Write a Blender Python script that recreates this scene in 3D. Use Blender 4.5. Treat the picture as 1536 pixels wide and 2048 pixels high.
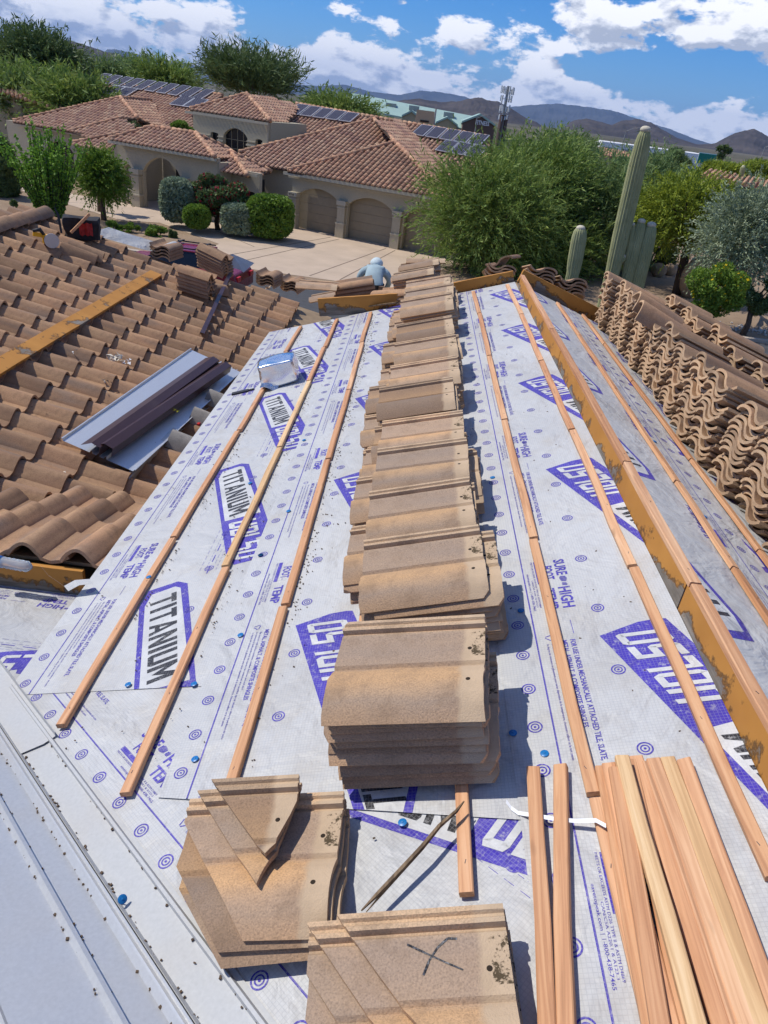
import bpy, bmesh, math, random
import numpy as np
from mathutils import Vector, Matrix
random.seed(7); RNG = np.random.default_rng(7)
SC = bpy.context.scene
COL = SC.collection
for o in list(bpy.data.objects): bpy.data.objects.remove(o, do_unlink=True)

# ------------------------------------------------------------------ camera
HC = 6.6                                    # eye height above the yard
F_PX, ROLL, DHOR = 1420.0, math.radians(7.35), 807.0
PITCH = math.atan(DHOR / F_PX)
YAW = math.atan2((860 - 871.0) / math.cos(ROLL), math.hypot(F_PX, DHOR))
_c, _s = math.cos(ROLL), math.sin(ROLL)
_eh = np.array([_c, _s, 0.0])
_dn = np.array([-_s*math.cos(PITCH), _c*math.cos(PITCH), math.sin(PITCH)])
_fw = np.array([_s*math.sin(PITCH), -_c*math.sin(PITCH), math.cos(PITCH)])
_Y = math.cos(YAW)*_fw + math.sin(YAW)*_eh
_X = math.cos(YAW)*_eh - math.sin(YAW)*_fw
RW = np.array([_X, _Y, -_dn])               # image axes -> world axes
CAM = np.array([0.0, 0.0, HC])
cd = bpy.data.cameras.new('camera'); cam = bpy.data.objects.new('camera', cd); COL.objects.link(cam)
cd.sensor_fit = 'VERTICAL'; cd.sensor_height = 36.0; cd.lens = 36.0*F_PX/2048.0
cd.clip_start = 0.05; cd.clip_end = 90000.0
_m = Matrix(((RW[0][0], -RW[0][1], -RW[0][2]), (RW[1][0], -RW[1][1], -RW[1][2]), (RW[2][0], -RW[2][1], -RW[2][2])))
cam.matrix_world = Matrix.Translation(Vector(CAM)) @ _m.to_4x4()
SC.camera = cam

# ------------------------------------------------------------------ light
SUN_DIR = Vector((-0.58, 0.15, 0.80)).normalized()        # towards the sun
SUN_EL = math.asin(SUN_DIR.z); SUN_AZ = math.atan2(SUN_DIR.x, SUN_DIR.y)
sd = bpy.data.lights.new('sun', 'SUN'); sd.energy = 3.0; sd.angle = math.radians(0.53); sd.color = (1.0, 0.955, 0.875)
sun = bpy.data.objects.new('sun', sd); COL.objects.link(sun)
sun.rotation_euler = SUN_DIR.to_track_quat('Z', 'Y').to_euler(); sun.location = (-20, 5, 40)
SC.view_settings.view_transform = 'Standard'; SC.view_settings.look = 'None'
SC.view_settings.exposure = 0.5; SC.view_settings.gamma = 1.0; SC.view_settings.use_curve_mapping = False

def mathn(nt, op, a, b=None, c=None, clamp=False):
    n = nt.nodes.new('ShaderNodeMath'); n.operation = op; n.use_clamp = clamp
    for i, v in enumerate((a, b, c)):
        if v is None: continue
        if isinstance(v, (int, float)): n.inputs[i].default_value = v
        else: nt.links.new(v, n.inputs[i])
    return n.outputs[0]

def ray(px, py):
    v = np.array([px - 768.0, py - 1024.0, F_PX]); v /= np.linalg.norm(v); return RW @ v
W = bpy.data.worlds.new('World'); SC.world = W; W.use_nodes = True
CLOUDS = [(1290, 42, 230, 34, .10), (1470, 55, 150, 50, .11), (985, 85, 130, 20, .11), (690, 30, 75, 14, .10), (740, 108, 120, 26, .07), (1090, 165, 85, 30, .10), (900, 165, 140, 30, .04), (190, 75, 190, 38, .09), (40, 20, 130, 36, .09), (445, 38, 50, 18, .09), (312, 17, 18, 9, .10), (1400, 250, 180, 26, .04),
          (560, 60, 80, 30, -.10), (1230, 140, 210, 22, -.12), (1470, 165, 150, 30, -.12), (840, 30, 60, 22, -.08), (350, 55, 70, 22, -.05)]
def build_world():
    nt = W.node_tree; nt.nodes.clear(); L = nt.links.new
    out = nt.nodes.new('ShaderNodeOutputWorld')
    sky = nt.nodes.new('ShaderNodeTexSky'); sky.sky_type = 'NISHITA'; sky.sun_disc = False
    sky.sun_elevation = SUN_EL; sky.sun_rotation = SUN_AZ
    sky.altitude = 500; sky.air_density = 1.0; sky.dust_density = 0.25; sky.ozone_density = 2.2
    hsv = nt.nodes.new('ShaderNodeHueSaturation'); hsv.inputs['Saturation'].default_value = 1.2
    hsv.inputs['Value'].default_value = 1.0
    tint = nt.nodes.new('ShaderNodeMix'); tint.data_type = 'RGBA'; tint.blend_type = 'MULTIPLY'; tint.inputs[0].default_value = 1.0; tint.inputs[7].default_value = (0.46, 0.63, 0.94, 1)
    L(sky.outputs[0], tint.inputs[6]); L(tint.outputs[2], hsv.inputs['Color'])
    tc = nt.nodes.new('ShaderNodeTexCoord'); sx = nt.nodes.new('ShaderNodeSeparateXYZ'); L(tc.outputs['Generated'], sx.inputs[0])
    az = mathn(nt, 'ARCTAN2', sx.outputs[0], sx.outputs[1]); el = mathn(nt, 'ARCSINE', sx.outputs[2])
    def field(dx, dy, sc, det, rough, zoff):
        v = nt.nodes.new('ShaderNodeCombineXYZ')
        L(mathn(nt, 'ADD', az, dx), v.inputs[0])
        L(mathn(nt, 'MULTIPLY', mathn(nt, 'ADD', el, dy), 2.0), v.inputs[1]); v.inputs[2].default_value = zoff
        n = nt.nodes.new('ShaderNodeTexNoise'); n.inputs['Scale'].default_value = sc; n.inputs['Detail'].default_value = det
        n.inputs['Roughness'].default_value = rough; n.inputs['Distortion'].default_value = 0.15
        L(v.outputs[0], n.inputs['Vector']); return n.outputs[0]
    def density(dx, dy):
        a = field(dx, dy, 9.5, 9.0, 0.58, 3.7); b = field(dx, dy, 30.0, 7.0, 0.62, 8.1)
        s = mathn(nt, 'ADD', mathn(nt, 'MULTIPLY', a, 0.72), mathn(nt, 'MULTIPLY', b, 0.28))
        # a bank of cumulus low down, broken cloud above
        e = mathn(nt, 'ADD', el, dy)
        bank = mathn(nt, 'MULTIPLY', mathn(nt, 'SUBTRACT', 1.0, mathn(nt, 'DIVIDE', e, 0.095), clamp=True), 0.125)
        t = mathn(nt, 'ADD', s, bank); aa = mathn(nt, 'ADD', az, dx)
        for px, py, w, h, k in CLOUDS:                # where the larger clouds and the open blue lie today
            r = ray(px, py); a0 = math.atan2(r[0], r[1]); e0 = math.asin(r[2])
            g = mathn(nt, 'ADD', mathn(nt, 'POWER', mathn(nt, 'DIVIDE', mathn(nt, 'SUBTRACT', aa, a0), w/F_PX*1.1), 2.0), mathn(nt, 'POWER', mathn(nt, 'DIVIDE', mathn(nt, 'SUBTRACT', e, e0), h/F_PX*1.1), 2.0))
            t = mathn(nt, 'MULTIPLY_ADD', mathn(nt, 'POWER', 2.718, mathn(nt, 'MULTIPLY', g, -1.0)), k, t)
        return t
    d0 = density(0.0, 0.0); d1 = density(-0.010, 0.014)
    cov = nt.nodes.new('ShaderNodeMapRange'); cov.interpolation_type = 'SMOOTHSTEP'
    L(d0, cov.inputs[0]); cov.inputs[1].default_value = 0.535; cov.inputs[2].default_value = 0.59
    thick = nt.nodes.new('ShaderNodeMapRange'); L(d0, thick.inputs[0]); thick.inputs[1].default_value = 0.55; thick.inputs[2].default_value = 0.76
    lit = mathn(nt, 'ADD', mathn(nt, 'MULTIPLY', mathn(nt, 'SUBTRACT', d0, d1), 7.5), 0.50, clamp=True)
    shade = mathn(nt, 'SUBTRACT', lit, mathn(nt, 'MULTIPLY', thick.outputs[0], 0.50), clamp=True)
    ramp = nt.nodes.new('ShaderNodeValToRGB'); L(shade, ramp.inputs[0])
    ramp.color_ramp.elements[0].position = 0.0; ramp.color_ramp.elements[0].color = (0.42, 0.46, 0.55, 1)
    ramp.color_ramp.elements[1].position = 0.62; ramp.color_ramp.elements[1].color = (0.98, 0.98, 1.0, 1)
    e2 = ramp.color_ramp.elements.new(0.30); e2.color = (0.68, 0.71, 0.78, 1)
    b1 = nt.nodes.new('ShaderNodeBackground'); L(hsv.outputs[0], b1.inputs[0]); b1.inputs[1].default_value = 0.095
    b2 = nt.nodes.new('ShaderNodeBackground'); L(ramp.outputs[0], b2.inputs[0]); b2.inputs[1].default_value = 0.90
    mx = nt.nodes.new('ShaderNodeMixShader')
    L(mathn(nt, 'MULTIPLY', cov.outputs[0], mathn(nt, 'GREATER_THAN', el, -0.02)), mx.inputs[0])
    L(b1.outputs[0], mx.inputs[1]); L(b2.outputs[0], mx.inputs[2]); L(mx.outputs[0], out.inputs[0])
build_world()

# ------------------------------------------------------------------ helpers
def hit(px, py, n, c0):                     # plane n.p = c0 in world space
    r = ray(px, py); n = np.asarray(n, float); return Vector(CAM + r*((c0 - n @ CAM)/(n @ r)))
def at_y(px, py, y):                        # the point of a sight line at world depth y
    r = ray(px, py); return Vector(CAM + r*(y/r[1]))
def pxm(p): return float(np.dot(RW.T @ (np.array(p) - CAM), (0, 0, 1)))/F_PX      # metres per picture unit at p
def ground(px, py, z=0.0): return hit(px, py, (0, 0, 1), z)

def tag(o, label=None, cat=None, group=None, kind=None):
    if label: o['label'] = label
    if cat: o['category'] = cat
    if group: o['group'] = group
    if kind: o['kind'] = kind
    return o
def thing(name, label, cat, loc=(0, 0, 0), rz=0.0, group=None):
    o = bpy.data.objects.new(name, None); COL.objects.link(o); o.empty_display_size = 0.2
    o.location = loc; o.rotation_euler = (0, 0, rz); return tag(o, label, cat, group)
def link(name, me, mat=None, parent=None, mw=None):
    o = bpy.data.objects.new(name, me); COL.objects.link(o)
    if mat is not None and not me.materials: me.materials.append(mat)
    if parent is not None: o.parent = parent
    if mw is not None: o.matrix_local = mw
    return o
def copy_tree(o, parent=None):
    c = o.copy(); COL.objects.link(c); c.parent = parent
    for ch in o.children: copy_tree(ch, c)
    return c

class MB:
    """collects shapes into one mesh"""
    def __init__(s): s.v = []; s.f = []; s.mi = []; s.m = 0
    def add(s, vs, fs):
        b = len(s.v); s.v += [tuple(p) for p in vs]; s.f += [tuple(i + b for i in f) for f in fs]; s.mi += [s.m]*len(fs); return s
    def box(s, c, d, M=None, taper=1.0):
        x, y, z = d[0]/2, d[1]/2, d[2]/2; t = taper
        vs = [(-x, -y, -z), (x, -y, -z), (x, y, -z), (-x, y, -z), (-x*t, -y*t, z), (x*t, -y*t, z), (x*t, y*t, z), (-x*t, y*t, z)]
        c = Vector(c); vs = [((M @ Vector(p)) if M else Vector(p)) + c for p in vs]
        return s.add(vs, [(0, 3, 2, 1), (4, 5, 6, 7), (0, 1, 5, 4), (1, 2, 6, 5), (2, 3, 7, 6), (3, 0, 4, 7)])
    def bar(s, a, b, w, h, up=(0, 0, 1), roll=0.0):     # a bar of width w and height h from a to b
        a, b = Vector(a), Vector(b); d = (b - a); L = d.length; d.normalize(); up = Vector(up)
        sd = d.cross(up).normalized(); u = sd.cross(d).normalized()
        if roll: q = Matrix.Rotation(roll, 3, d); sd = q @ sd; u = q @ u
        vs = []
        for p in (a, b):
            for i, j in ((-1, -1), (1, -1), (1, 1), (-1, 1)): vs.append(p + sd*(i*w/2) + u*(j*h/2))
        return s.add(vs, [(3, 2, 1, 0), (4, 5, 6, 7), (0, 1, 5, 4), (1, 2, 6, 5), (2, 3, 7, 6), (3, 0, 4, 7)])
    def tube(s, pts, rad, n=8, cap=True):
        pts = [Vector(p) for p in pts]; k = len(pts)
        if isinstance(rad, (int, float)): rad = [rad]*k
        vs = []; prev = None
        for i, p in enumerate(pts):
            d = (pts[min(i+1, k-1)] - pts[max(i-1, 0)]).normalized()
            a = prev if prev is not None else (Vector((1, 0, 0)) if abs(d.x) < 0.9 else Vector((0, 1, 0)))
            u = (a - d*a.dot(d)).normalized(); w = d.cross(u); prev = u
            for j in range(n):
                t = 2*math.pi*j/n; vs.append(p + (u*math.cos(t) + w*math.sin(t))*rad[i])
        fs = [(i*n + j, i*n + (j+1) % n, (i+1)*n + (j+1) % n, (i+1)*n + j) for i in range(k-1) for j in range(n)]
        if cap: fs += [tuple(range(n-1, -1, -1)), tuple(range((k-1)*n, k*n))]
        return s.add(vs, fs)
    def poly(s, pts): return s.add(pts, [tuple(range(len(pts)))])
    def prism(s, pts, ext):                   # closed polygon pushed along ext
        n = len(pts); e = Vector(ext); p = [Vector(q) for q in pts]
        return s.add(p + [q + e for q in p], [tuple(range(n-1, -1, -1)), tuple(range(n, 2*n))] + [(i, (i+1) % n, n + (i+1) % n, n + i) for i in range(n)])
    def ball(s, c, r, nu=10, nv=7, M=None, jit=0.0):
        c = Vector(c); r = Vector(r if hasattr(r, '__len__') else (r, r, r)); vs = []
        for i in range(nv + 1):
            th = math.pi*i/nv
            for j in range(nu):
                ph = 2*math.pi*j/nu; k = 1 + random.uniform(-jit, jit)
                p = Vector((r.x*math.sin(th)*math.cos(ph), r.y*math.sin(th)*math.sin(ph), r.z*math.cos(th)))*k
                vs.append((M @ p if M else p) + c)
        return s.add(vs, [(i*nu + j, (i+1)*nu + j, (i+1)*nu + (j+1) % nu, i*nu + (j+1) % nu) for i in range(nv) for j in range(nu)])
    def mesh(s, name, mats=None, smooth=False, fix=True):
        me = bpy.data.meshes.new(name); me.from_pydata(s.v, [], s.f)
        for m in (mats if isinstance(mats, (list, tuple)) else [mats] if mats else []): me.materials.append(m)
        if len(set(s.mi)) > 1: me.polygons.foreach_set('material_index', s.mi)
        if fix:
            bm = bmesh.new(); bm.from_mesh(me); bmesh.ops.recalc_face_normals(bm, faces=bm.faces); bm.to_mesh(me); bm.free()
        if smooth is True: me.polygons.foreach_set('use_smooth', [True]*len(me.polygons))
        elif smooth:
            me.polygons.foreach_set('use_smooth', [True]*len(me.polygons))
            me.set_sharp_from_angle(angle=math.radians(smooth))
        me.update(); return me
    def build(s, name, mats, parent=None, smooth=False, fix=True, mw=None):
        return link(name, s.mesh(name, mats, smooth, fix), None, parent, mw)

def tris_mesh(name, V, F, mats, mi=None):     # numpy arrays -> mesh, fast
    me = bpy.data.meshes.new(name); me.vertices.add(len(V)); me.vertices.foreach_set('co', np.asarray(V, np.float32).ravel())
    k = F.shape[1]; me.loops.add(F.size); me.loops.foreach_set('vertex_index', F.astype(np.int32).ravel())
    me.polygons.add(len(F)); me.polygons.foreach_set('loop_start', np.arange(0, F.size, k, dtype=np.int32))
    for m in (mats if isinstance(mats, (list, tuple)) else [mats]): me.materials.append(m)
    if mi is not None: me.polygons.foreach_set('material_index', np.asarray(mi, np.int32))
    me.update(calc_edges=True); me.validate(); return me

# ------------------------------------------------------------------ materials
class N:
    def __init__(s, name, rough=0.7, metal=0.0, spec=0.4):
        s.m = bpy.data.materials.new(name); s.m.use_nodes = True; s.nt = s.m.node_tree
        s.b = s.nt.nodes['Principled BSDF']; s.b.inputs['Roughness'].default_value = rough
        s.b.inputs['Metallic'].default_value = metal; s.b.inputs['Specular IOR Level'].default_value = spec
        s._tc = None
    def L(s, a, b): s.nt.links.new(a, b)
    def tc(s, k='Object'):
        if s._tc is None: s._tc = s.nt.nodes.new('ShaderNodeTexCoord')
        return s._tc.outputs[k]
    def noise(s, scale, detail=4.0, rough=0.55, vec=None, stretch=None, dist=0.0):
        v = vec if vec is not None else s.tc()
        if stretch:
            mp = s.nt.nodes.new('ShaderNodeMapping'); mp.inputs['Scale'].default_value = stretch; s.L(v, mp.inputs[0]); v = mp.outputs[0]
        n = s.nt.nodes.new('ShaderNodeTexNoise'); n.inputs['Scale'].default_value = scale; n.inputs['Detail'].default_value = detail
        n.inputs['Roughness'].default_value = rough; n.inputs['Distortion'].default_value = dist; s.L(v, n.inputs['Vector']); return n.outputs[0]
    def ramp(s, fac, stops, interp='LINEAR'):
        r = s.nt.nodes.new('ShaderNodeValToRGB'); s.L(fac, r.inputs[0]); r.color_ramp.interpolation = interp
        el = r.color_ramp.elements
        while len(el) > 1: el.remove(el[-1])
        el[0].position = stops[0][0]; el[0].color = (*stops[0][1], 1)
        for p, c in stops[1:]: e = el.new(p); e.color = (*c, 1)
        return r.outputs[0]
    def mix(s, fac, a, b, mode='MIX'):
        n = s.nt.nodes.new('ShaderNodeMix'); n.data_type = 'RGBA'; n.blend_type = mode
        for i, v in ((0, fac), (6, a), (7, b)):
            if isinstance(v, (int, float)): n.inputs[i].default_value = v
            elif isinstance(v, tuple): n.inputs[i].default_value = (*v, 1)
            else: s.L(v, n.inputs[i])
        return n.outputs[2]
    def math(s, op, a, b=None, clamp=False): return mathn(s.nt, op, a, b, None, clamp)
    def sep(s, vec):
        n = s.nt.nodes.new('ShaderNodeSeparateXYZ'); s.L(vec, n.inputs[0]); return n.outputs
    def rnd(s): n = s.nt.nodes.new('ShaderNodeObjectInfo'); return n.outputs['Random']
    def island(s): n = s.nt.nodes.new('ShaderNodeNewGeometry'); return n.outputs['Random Per Island']
    def color(s, c):
        if isinstance(c, tuple): s.b.inputs['Base Color'].default_value = (*c, 1)
        else: s.L(c, s.b.inputs['Base Color'])
    def bump(s, h, strength=0.3, dist=0.01):
        n = s.nt.nodes.new('ShaderNodeBump'); n.inputs['Strength'].default_value = strength; n.inputs['Distance'].default_value = dist
        s.L(h, n.inputs['Height']); s.L(n.outputs[0], s.b.inputs['Normal'])
    def val(s, k, v):
        if isinstance(v, (int, float)): s.b.inputs[k].default_value = v
        else: s.L(v, s.b.inputs[k])

M = {}
def plain(key, col, rough=0.7, metal=0.0, var=0.12, scale=8.0, bump=0.0, spec=0.4):
    n = N(key, rough, metal, spec); a = n.noise(scale, 5.0)
    lo = tuple(c*(1 - var) for c in col); hi = tuple(min(1, c*(1 + var)) for c in col)
    n.color(n.ramp(a, [(0.3, lo), (0.7, hi)]))
    if bump: n.bump(n.noise(scale*6, 3.0), bump, 0.01)
    M[key] = n.m; return n.m
def wrinkle(n):
    g = n.nt.nodes.new('ShaderNodeNewGeometry'); a = n.noise(3.2, 4.0, 0.5, vec=g.outputs['Position'], dist=1.1); b = n.noise(14.0, 3.0, 0.5, vec=g.outputs['Position'], dist=.5)
    n.bump(n.math('ADD', a, n.math('MULTIPLY', b, .30)), 0.75, 0.05)
def mat_print(key, col):
    n = N(key, 0.5, 0, 0.35); g = n.nt.nodes.new('ShaderNodeNewGeometry'); pos = g.outputs['Position']; x, y, z = n.sep(n.tc()); gr = []
    for ax in (x, y): gr.append(n.math('LESS_THAN', n.math('FRACT', n.math('DIVIDE', ax, 0.0105)), 0.16))
    c = n.ramp(n.noise(6.0, 4.0, vec=pos), [(0.3, tuple(v*.85 for v in col)), (0.7, tuple(min(1, v*1.15) for v in col))])
    c = n.mix(n.math('MULTIPLY', n.math('MAXIMUM', gr[0], gr[1]), .22), c, (.40, .40, .42))
    w = n.noise(60.0, 5.0, 0.7, vec=pos); c = n.mix(n.math('MULTIPLY', n.ramp(w, [(0.56, (0, 0, 0)), (0.68, (1, 1, 1))]), .55), c, (.46, .455, .45))
    n.color(c); wrinkle(n); M[key] = n.m
def mat_underlay():
    n = N('underlayment', 0.5, 0, 0.35); x, y, z = n.sep(n.tc())
    g = []
    for ax, per in ((x, 0.0105), (y, 0.0105)):
        f = n.math('FRACT', n.math('DIVIDE', ax, per)); g.append(n.math('LESS_THAN', f, 0.16))
    grid = n.math('MAXIMUM', g[0], g[1])
    dirt = n.noise(3.0, 8.0, 0.65); speck = n.noise(55.0, 2.0, 0.5); cloud = n.noise(0.9, 3.0)
    c = n.ramp(cloud, [(0.3, (0.455, 0.455, 0.445)), (0.7, (0.54, 0.54, 0.525))])
    c = n.mix(n.math('MULTIPLY', grid, 0.35), c, (0.31, 0.315, 0.32))
    dm = n.ramp(dirt, [(0.52, (0, 0, 0)), (0.75, (1, 1, 1))]); c = n.mix(n.math('MULTIPLY', dm, 0.45), c, (0.36, 0.30, 0.22))
    sm = n.noise(1.3, 6.0, 0.6, dist=.8); c = n.mix(n.math('MULTIPLY', n.ramp(sm, [(0.55, (0, 0, 0)), (0.68, (1, 1, 1))]), 0.30), c, (0.30, 0.27, 0.23))
    sp = n.ramp(speck, [(0.70, (0, 0, 0)), (0.76, (1, 1, 1))]); c = n.mix(n.math('MULTIPLY', n.math('MULTIPLY', sp, dm), 0.6), c, (0.16, 0.11, 0.07))
    n.color(c); wrinkle(n); M['underlay'] = n.m
def mat_tile(key, base, gold, grey, pale, bands=True):
    n = N(key, 0.88, 0, 0.25); x, y, z = n.sep(n.tc()); r = n.rnd()
    mv = n.nt.nodes.new('ShaderNodeCombineXYZ'); n.L(n.math('ADD', n.math('MULTIPLY', x, 1.1), n.math('MULTIPLY', r, 37.0)), mv.inputs[0])
    n.L(n.math('MULTIPLY', y, 7.0), mv.inputs[1]); n.L(z, mv.inputs[2])
    a = n.noise(1.25, 3.0, 0.5, vec=mv.outputs[0])
    c = n.ramp(a, [(0.30, grey), (0.46, base), (0.60, gold), (0.75, base)])
    if bands:
        yb = n.math('ADD', y, n.math('MULTIPLY', n.math('SUBTRACT', n.noise(6.0, 3.0), .5), 0.05)); sw = n.math('GREATER_THAN', r, 0.33)
        bd = n.ramp(yb, [(0.0, base), (0.055, grey), (0.12, gold), (0.185, gold), (0.212, grey), (0.33, grey), (0.36, pale)]); bd2 = n.ramp(yb, [(0.0, base), (0.10, grey), (0.19, grey), (0.215, gold), (0.33, base), (0.36, pale)])
        c = n.mix(0.78, c, n.mix(sw, bd2, bd))
    tone = n.ramp(r, [(0.0, (0.66, 0.64, 0.64)), (0.3, (0.92, 0.92, 0.93)), (0.6, (1, 0.97, 0.94)), (1.0, (1.16, 1.10, 1.05))]); c = n.mix(1.0, c, tone, 'MULTIPLY')
    gr = n.noise(210.0, 2.0, 0.6); c = n.mix(0.55, c, n.ramp(gr, [(0.3, (0.55, 0.55, 0.55)), (0.5, (1, 1, 1)), (0.72, (1.35, 1.3, 1.25))]), 'MULTIPLY')
    st = n.noise(9.0, 6.0, 0.7); c = n.mix(n.math('MULTIPLY', n.ramp(st, [(0.50, (0, 0, 0)), (0.68, (1, 1, 1))]), 0.55), c, tuple(v*0.55 for v in base))
    if bands:                                  # the unpainted head of the tile and the mortar-dark nail strip
        hd = n.ramp(n.math('ADD', x, n.math('MULTIPLY', n.noise(22.0, 2.0), 0.03)), [(0.385, (0, 0, 0)), (0.402, (1, 1, 1))])
        c = n.mix(hd, c, n.ramp(n.noise(14.0, 5.0, 0.6), [(0.3, tuple(v*0.82 for v in pale)), (0.7, pale)]))
    if bands:                                  # nail holes and the mossy patch where the head lay under the next course
        for hx, hy in ((0.400, 0.268), (0.403, 0.115)):
            d2 = n.math('ADD', n.math('POWER', n.math('SUBTRACT', x, hx), 2.0), n.math('POWER', n.math('SUBTRACT', y, hy), 2.0)); c = n.mix(n.math('LESS_THAN', d2, 0.000042), c, (0.03, 0.02, 0.012))
        ms = n.math('MULTIPLY', n.math('MULTIPLY', n.math('GREATER_THAN', x, 0.405), n.math('GREATER_THAN', y, 0.235)), n.math('MULTIPLY', n.math('LESS_THAN', y, 0.34), n.math('GREATER_THAN', r, 0.45)))
        c = n.mix(n.math('MULTIPLY', ms, n.ramp(n.noise(45.0, 4.0, 0.7), [(0.48, (0, 0, 0)), (0.56, (1, 1, 1))])), c, (0.085, 0.06, 0.032))
    n.color(c); n.bump(gr, 0.5, 0.004); M[key] = n.m
def mat_wood(key, cols, axis=1, scale=1.0, rough=0.62, weather=0.0):
    n = N(key, rough, 0, 0.3); st = [48.0, 48.0, 48.0]; st[axis] = 1.6
    r = n.rnd(); off = n.nt.nodes.new('ShaderNodeVectorMath'); off.operation = 'ADD'; n.L(n.tc(), off.inputs[0])
    cb = n.nt.nodes.new('ShaderNodeCombineXYZ'); n.L(n.math('MULTIPLY', r, 19.0), cb.inputs[0]); n.L(n.math('MULTIPLY', r, 7.0), cb.inputs[1]); n.L(cb.outputs[0], off.inputs[1])
    g = n.noise(scale, 5.0, 0.6, vec=off.outputs[0], stretch=tuple(st), dist=1.2)
    c = n.ramp(g, [(0.30, tuple(v*.84 for v in cols[0])), (0.42, cols[0]), (0.54, cols[1]), (0.70, cols[2])])
    tone = n.ramp(r, [(0.0, (0.78, 0.70, 0.62)), (0.35, (1, .97, .95)), (0.7, (0.92, 0.90, 0.86)), (1.0, (1.08, 1.14, 1.18))]); c = n.mix(1.0, c, tone, 'MULTIPLY')
    kn = n.noise(2.3, 2.0, 0.5, vec=off.outputs[0], stretch=(9, 9, 9) if axis < 0 else tuple(6.0 if i != axis else 1.6 for i in range(3)))
    c = n.mix(n.math('MULTIPLY', n.ramp(kn, [(0.70, (0, 0, 0)), (0.76, (1, 1, 1))]), 0.6), c, tuple(v*0.45 for v in cols[0]))
    n.color(c); n.bump(g, 0.18, 0.003); M[key] = n.m
def mat_oldpaint():
    n = N('weathered_orange_paint', 0.7, 0, 0.3); x, y, z = n.sep(n.tc())
    a = n.noise(2.6, 7.0, 0.62, dist=0.5); b = n.noise(30.0, 4.0, 0.6, stretch=(1, 0.12, 1)); fine = n.noise(26.0, 5.0, 0.7)
    paint = n.ramp(n.noise(3.0, 4.0), [(0.3, (0.42, 0.185, 0.036)), (0.7, (0.54, 0.25, 0.052))])
    grey = n.ramp(b, [(0.3, (0.10, 0.085, 0.065)), (0.7, (0.30, 0.26, 0.21))])
    low = n.math('MULTIPLY', n.math('SUBTRACT', 0.020, z), 1.7)
    k = n.math('ADD', n.math('ADD', a, low), n.math('MULTIPLY', n.math('SUBTRACT', fine, 0.5), 0.22))
    c = n.mix(n.ramp(k, [(0.60, (0, 0, 0)), (0.62, (1, 1, 1))]), paint, grey)
    c = n.mix(n.math('MULTIPLY', n.ramp(k, [(0.56, (0, 0, 0)), (0.60, (1, 1, 1)), (0.62, (0, 0, 0))]), 0.8), c, (0.03, 0.022, 0.015))
    n.color(c); n.bump(k, 0.5, 0.004); M['oldpaint'] = n.m
def mat_metal(key, col, rough, spots=0.0, metal=0.85, dusty=(0.45, 0.36, 0.26)):
    n = N(key, rough, metal, 0.5); a = n.noise(90.0, 3.0, 0.6); b = n.noise(2.2, 6.0, 0.6)
    c = n.ramp(a, [(0.3, tuple(v*0.94 for v in col)), (0.7, tuple(min(1, v*1.05) for v in col))])
    if spots: c = n.mix(n.math('MULTIPLY', n.ramp(b, [(0.5, (0, 0, 0)), (0.72, (1, 1, 1))]), spots), c, dusty)
    n.color(c); n.val('Roughness', n.math('ADD', n.math('MULTIPLY', b, 0.16), rough - 0.08)); n.bump(n.noise(3.0, 2.0), 0.05, 0.02); M[key] = n.m
def mat_leaf(key, cols, trans=0.25, rough=0.6):
    n = N(key, rough, 0, 0.25); c = n.ramp(n.island(), [(i/(len(cols)-1), q) for i, q in enumerate(cols)])
    big = n.noise(0.7, 3.0); c = n.mix(1.0, c, n.ramp(big, [(0.3, (0.78, 0.82, 0.80)), (0.7, (1.16, 1.12, 1.0))]), 'MULTIPLY')
    n.color(c)
    t = n.nt.nodes.new('ShaderNodeBsdfTranslucent'); n.L(c, t.inputs[0]); mx = n.nt.nodes.new('ShaderNodeMixShader'); mx.inputs[0].default_value = trans
    out = [q for q in n.nt.nodes if q.type == 'OUTPUT_MATERIAL'][0]
    n.L(n.b.outputs[0], mx.inputs[1]); n.L(t.outputs[0], mx.inputs[2]); n.L(mx.outputs[0], out.inputs[0]); M[key] = n.m
mat_underlay()
mat_print('purple_print', (0.055, 0.036, 0.34)); mat_print('black_print', (0.018, 0.018, 0.021)); mat_print('white_print', (0.54, 0.54, 0.525))
plain('cap_blue', (0.010, 0.16, 0.42), 0.35, 0, 0.1)
mat_tile('tile', (0.40, 0.265, 0.165), (0.53, 0.335, 0.175), (0.325, 0.25, 0.19), (0.54, 0.395, 0.255))
mat_tile('tile_roof', (0.355, 0.215, 0.128), (0.43, 0.27, 0.155), (0.27, 0.195, 0.142), (0.4, 0.28, 0.17), False)
mat_tile('tile_far', (0.43, 0.235, 0.15), (0.56, 0.37, 0.235), (0.32, 0.175, 0.125), (0.4, 0.28, 0.17), False)
mat_tile('tile_end', (0.44, 0.295, 0.18), (0.52, 0.36, 0.22), (0.35, 0.24, 0.15), (0.4, 0.28, 0.17), False)
mat_wood('batten', [(0.52, 0.265, 0.135), (0.63, 0.35, 0.185), (0.69, 0.42, 0.24)])
mat_wood('batten_pale', [(0.58, 0.35, 0.17), (0.68, 0.445, 0.23), (0.73, 0.51, 0.29)])
mat_wood('stick', [(0.10, 0.06, 0.03), (0.20, 0.13, 0.07), (0.27, 0.19, 0.11)])
mat_wood('bark', [(0.06, 0.045, 0.035), (0.12, 0.09, 0.07), (0.19, 0.15, 0.12)], axis=2, rough=0.9)
mat_oldpaint()
mat_metal('galv', (0.53, 0.53, 0.52), 0.42, 0.16, 0.45); mat_metal('sheet_bright', (0.66, 0.67, 0.67), 0.34, 0.06, 0.45); mat_metal('galv_white', (0.43, 0.435, 0.43), 0.65, 0.16, 0.05)
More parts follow.
